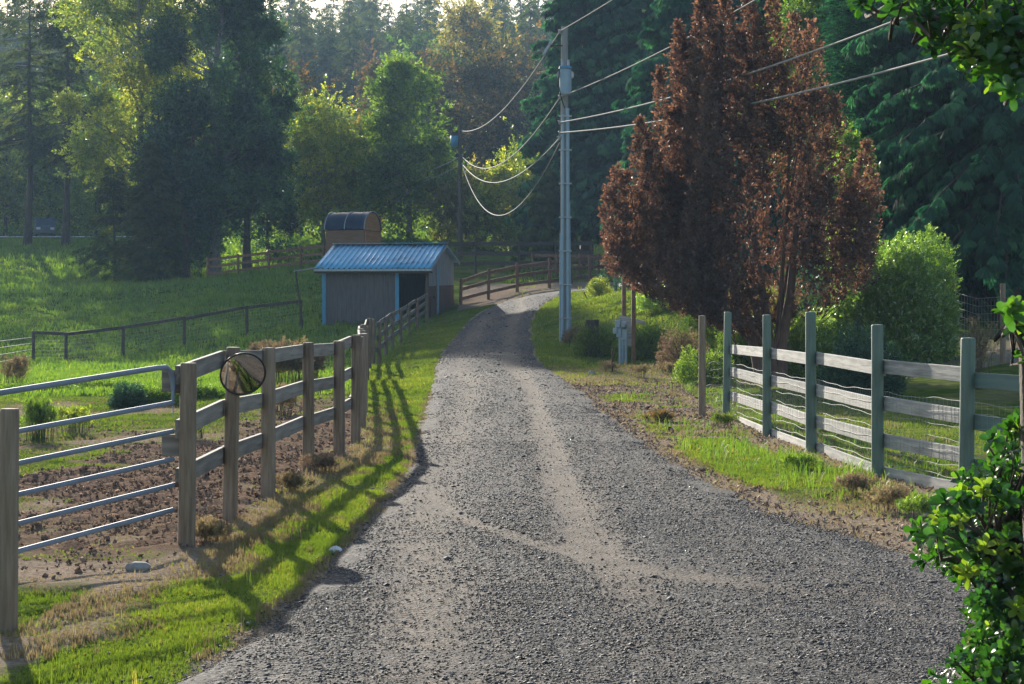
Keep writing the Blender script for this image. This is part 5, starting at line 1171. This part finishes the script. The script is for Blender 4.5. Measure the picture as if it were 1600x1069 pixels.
grass_field('verge_grass', 'bright green grass on the verge between the left fence and the gravel', [(-4, 0, 9, 15, 3000, .8), (-4, 0, 15, 24, 2000, .9), (-4.5, 0, 24, 40, 750, 1.1), (-4.8, 0, 40, 84, 220, 1.9)], 501, 'verge')
grass_field('pasture_grass', 'patchy green grass of the left pasture', [(-4.5, -1.5, 9, 15, 1500, .75), (-7, -1.5, 15, 24, 700, .7), (-11, -1.5, 24, 40, 260, .95)], 502, 'pasture')
grass_field('far_pasture_grass', 'green grass of the far sloping pasture, coloured darker for the shade below the big trees', [(-20, -2, 40, 66, 80, 1.7), (-32, -2, 66, 105, 24, 3.2), (-45, -2, 105, 160, 9, 4.5)], 512, 'pasture', .06, 'green')  # darker blade colour than the near grass stands in for shade on this field
grass_field('bank_grass', 'bright green grass on the right verge and on the bank behind the pole', [(1, 5.2, 14, 24, 1200, .85), (.8, 7, 24, 42, 520, 1.0), (.2, 11, 42, 58, 190, 1.9), (.2, 9, 58, 84, 140, 2.4), (-3, 14, 84, 140, 16, 4.5)], 503, 'right')
grass_field('dry_grass', 'tan dry grass and straw beside the left fence', [(-4.5, -1, 10, 24, 1300, .75), (-8, -1, 24, 40, 300, 1.0)], 504, 'verge', .07, 'dry', 'dry')
grass_field('pasture_straw', 'tan dry grass among the pasture', [(-6.5, -1, 10, 24, 420, .6), (-12, -1, 24, 46, 150, .9)], 505, 'pasture', .06, 'dry', 'dry')
grass_field('shoulder_straw', 'tan dry grass on the bare right shoulder', [(1, 5, 14, 26, 900, .75), (1, 6, 26, 50, 220, 1.0)], 506, 'right', .06, 'dry', 'dry')
BLL = [blade_proto(5, s+40, .022, .55, .25) for s in range(4)]
_b, _f = BL, BLF; BL = BLL
grass_field('long_grass', 'long loose green grass blades on the left verge', [(-4, 0, 9, 15, 26, 2.0), (-4, 0, 15, 26, 18, 2.2), (-4.5, 0, 26, 44, 8, 3)], 520, 'verge', .05)
grass_field('long_dry_grass', 'long dry grass stems along the foot of the left fence', [(-4, -1, 10, 24, 60, 2.6), (-4.5, -1, 24, 40, 22, 3)], 521, 'verge', .05, 'dry', 'dry')
grass_field('long_shoulder_grass', 'long mixed grass stems along the foot of the right fence', [(2, 5.2, 15, 26, 40, 2.8), (2, 5, 26, 44, 14, 3)], 522, 'right', .05, 'green')
BL = _b
def rock_proto(seed):
    r = np.random.default_rng(seed)
    v = np.array([(1, 0, 0), (.2, .95, .1), (-.9, .3, 0), (-.3, -.9, .05), (.1, .1, .75), (0, -.1, -.6), (.6, -.6, .35), (-.4, .5, .5)], float)*r.uniform(.75, 1.2, (8, 1))
    f = np.array([[0, 1, 4, 6], [1, 2, 7, 4], [2, 3, 4, 7], [3, 0, 6, 4], [1, 0, 5, 5], [2, 1, 5, 5], [3, 2, 5, 5], [0, 3, 5, 5]])
    v = np.vstack([v, v[5:6]+.01]); f[4:, 3] = 8; return v, f
RK = [rock_proto(s) for s in range(5)]
def rock_mat(name, stops, rough=.75, spec=.35):
    m, nt, out = new_mat(name); p = N(nt, 'ShaderNodeBsdfPrincipled'); nt.links.new(p.outputs[0], out.inputs[0]); p.inputs['Roughness'].default_value = rough; p.inputs['Specular IOR Level'].default_value = spec
    a = N(nt, 'ShaderNodeAttribute', attribute_name='v'); r = ramp(nt, a.outputs['Fac'], stops); nt.links.new(r.outputs[0], p.inputs['Base Color']); return m
M_rocks = rock_mat('gravel_stones', [(0, (.016, .017, .020)), (.5, (.046, .045, .047)), (.85, (.13, .126, .122)), (1, (.60, .51, .46))])
rng = np.random.default_rng(77); X, Y, S = [], [], []
for (yl, yh, dens, s0) in ((9, 12.5, 4200, .0062), (12.5, 17, 2600, .0068), (17, 26, 1300, .008), (26, 36, 480, .010), (36, 46, 240, .012), (46, 60, 110, .015), (60, 84, 60, .018)):
    xl, xh = (-3.2, 5.5) if yl < 46 else (-2.5, 3); n = int((xh-xl)*(yh-yl)*dens); x = rng.uniform(xl, xh, n); y = rng.uniform(yl, yh, n); ri = road_in(x, y); tm = track_map(x, y)*(.5+fbm(x, y, 1.3, 33))
    k = (abs(x) < .27*y+.3) & (rng.random(n) < np.where(ri > 0, np.clip(1.35-1.15*fbm(x*1.5, y*.22, 1.4, 8), .3, 1)*(1-.88*np.clip(tm*1.25, 0, 1)), np.exp(ri/.12)*.55)); x, y = x[k], y[k]; X.append(x); Y.append(y); S.append(s0*rng.lognormal(0, .42, len(x)))
X, Y, S = np.concatenate(X), np.concatenate(Y), np.concatenate(S); n = len(X)
Z = np.where(road_in(X, Y) > -.02, road_z(X, Y), H(X, Y)+.01)+S*.05
v, f, a = multi_stamp(RK, np.stack([X, Y, Z], -1), zrot(rng.uniform(0, 6.28, n), None, rng), np.stack([S*rng.uniform(.8, 1.3, n), S*rng.uniform(.7, 1.2, n), S*rng.uniform(.4, .75, n)], -1), np.clip(rng.beta(2, 2.2, n), 0, 1))
tag(link('gravel', np_mesh('gravel', v, f, {'v': a}), M_rocks), 'loose grey gravel stones on the lane', 'gravel', None, 'stuff')
# clods of churned soil
M_clod = rock_mat('soil_clods', [(0, (.09, .062, .046)), (.5, (.21, .145, .105)), (1, (.36, .26, .19))], .95, 0)
n = 90000; x = rng.uniform(-8, -1.2, n); y = rng.uniform(12.5, 40, n); g, m, ri = cover(x, y); k = (rng.random(n) < m*np.where(y < 24, 1, .5)) & (abs(x) < .275*y+.4); x, y = x[k], y[k]; n = len(x)
S = np.minimum(.010*rng.lognormal(0, .6, n), .032)*(.75+y/60); mz = cover(x, y)[1]*((fbm(x, y, 5.0, 77, 3)-.5)*.16)
v, f, a = multi_stamp(RK, np.stack([x, y, H(x, y)+mz+S*.1], -1), frames(rng.normal(size=(n, 3)), rng), np.stack([S*1.2, S, S*.8], -1), rng.beta(2, 2.4, n))
tag(link('soil_clods', np_mesh('soil_clods', v, f, {'v': a}), M_clod), 'brown clods of churned soil behind the fence and gate', 'soil', None, 'stuff')
# litter on the right shoulder
n = 26000; x = rng.uniform(1, 5.5, n); y = rng.uniform(13.5, 44, n); ri = road_in(x, y); g = cover(x, y)[0]; k = (ri < -.05) & (rng.random(n) > g) & (abs(x) < .275*y); x, y = x[k], y[k]; n = len(x); S = .0075*rng.lognormal(0, .5, n)*(1+y/40)
v, f, a = multi_stamp(RK, np.stack([x, y, H(x, y)+.012], -1), frames(rng.normal(size=(n, 3)), rng), np.stack([S*1.5, S*.8, S*.4], -1), rng.beta(2, 2, n))
M_lit = rock_mat('leaf_litter', [(0, (.10, .065, .045)), (.5, (.27, .19, .135)), (1, (.46, .36, .26))], .9, 0)
tag(link('leaf_litter', np_mesh('leaf_litter', v, f, {'v': a}), M_lit), 'brown litter and crumbs of earth on the right shoulder', 'litter', None, 'stuff')
# undergrowth at the foot of the far woods
rng = np.random.default_rng(91); n = 30000; x = rng.uniform(-62, 62, n); y = rng.uniform(126, 230, n); dens = fbm(x, y, .12, 9)
k = (abs(x) < .29*y+4) & (dens > .42) & ((x > -12) | (rng.random(n) < .35)) & ~((x < -26) & (y < 172)); x, y = x[k], y[k]; n = len(x)
P = np.stack([x, y, H(x, y)+rng.uniform(0, 1, n)**1.5*2.6*ss(.42, .6, fbm(x, y, .12, 9))], -1)
v, f, a = multi_stamp(TW, P, frames(rng.normal(size=(n, 3))+np.array([0, 0, .6]), rng), .55*rng.uniform(.6, 1.4, n), rng.random(n))
tag(link('undergrowth', np_mesh('undergrowth', v, f, {'v': a}), LM['green']), 'leafy undergrowth along the foot of the far woods', 'undergrowth', None, 'stuff')
rng = np.random.default_rng(92); n = 9000; x = rng.uniform(6, 26, n); y = rng.uniform(54, 100, n); k = (abs(x) < .29*y+2) & (x > .14*y); x, y = x[k], y[k]; n = len(x)
P = np.stack([x, y, H(x, y)+rng.uniform(0, 1, n)**1.5*1.2], -1)
v, f, a = multi_stamp(TW, P, frames(rng.normal(size=(n, 3))+np.array([0, 0, .6]), rng), .28*rng.uniform(.6, 1.4, n), rng.random(n))
tag(link('shade_undergrowth', np_mesh('shade_undergrowth', v, f, {'v': a}), LM['dark']), 'dark undergrowth in the shade below the right cedars', 'undergrowth', None, 'stuff')

# ------------------------------------------------------------------ haze
bm = bmesh.new(); add_box(bm, (0, 270, 48), (620, 780, 110)); hz = link('haze', bm_mesh('haze', bm), None)
m = bpy.data.materials.new('haze_air'); m.use_nodes = True; nt_ = m.node_tree; nt_.nodes.clear(); out = nt_.nodes.new('ShaderNodeOutputMaterial')
pv = nt_.nodes.new('ShaderNodeVolumePrincipled'); pv.inputs['Color'].default_value = (.46, .69, 1.0, 1); pv.inputs['Density'].default_value = .00028; pv.inputs['Anisotropy'].default_value = .2
nt_.links.new(pv.outputs[0], out.inputs['Volume']); hz.data.materials.append(m); tag(hz, 'thin blue haze filling the valley in front of the wooded hill', 'haze', None, 'stuff')
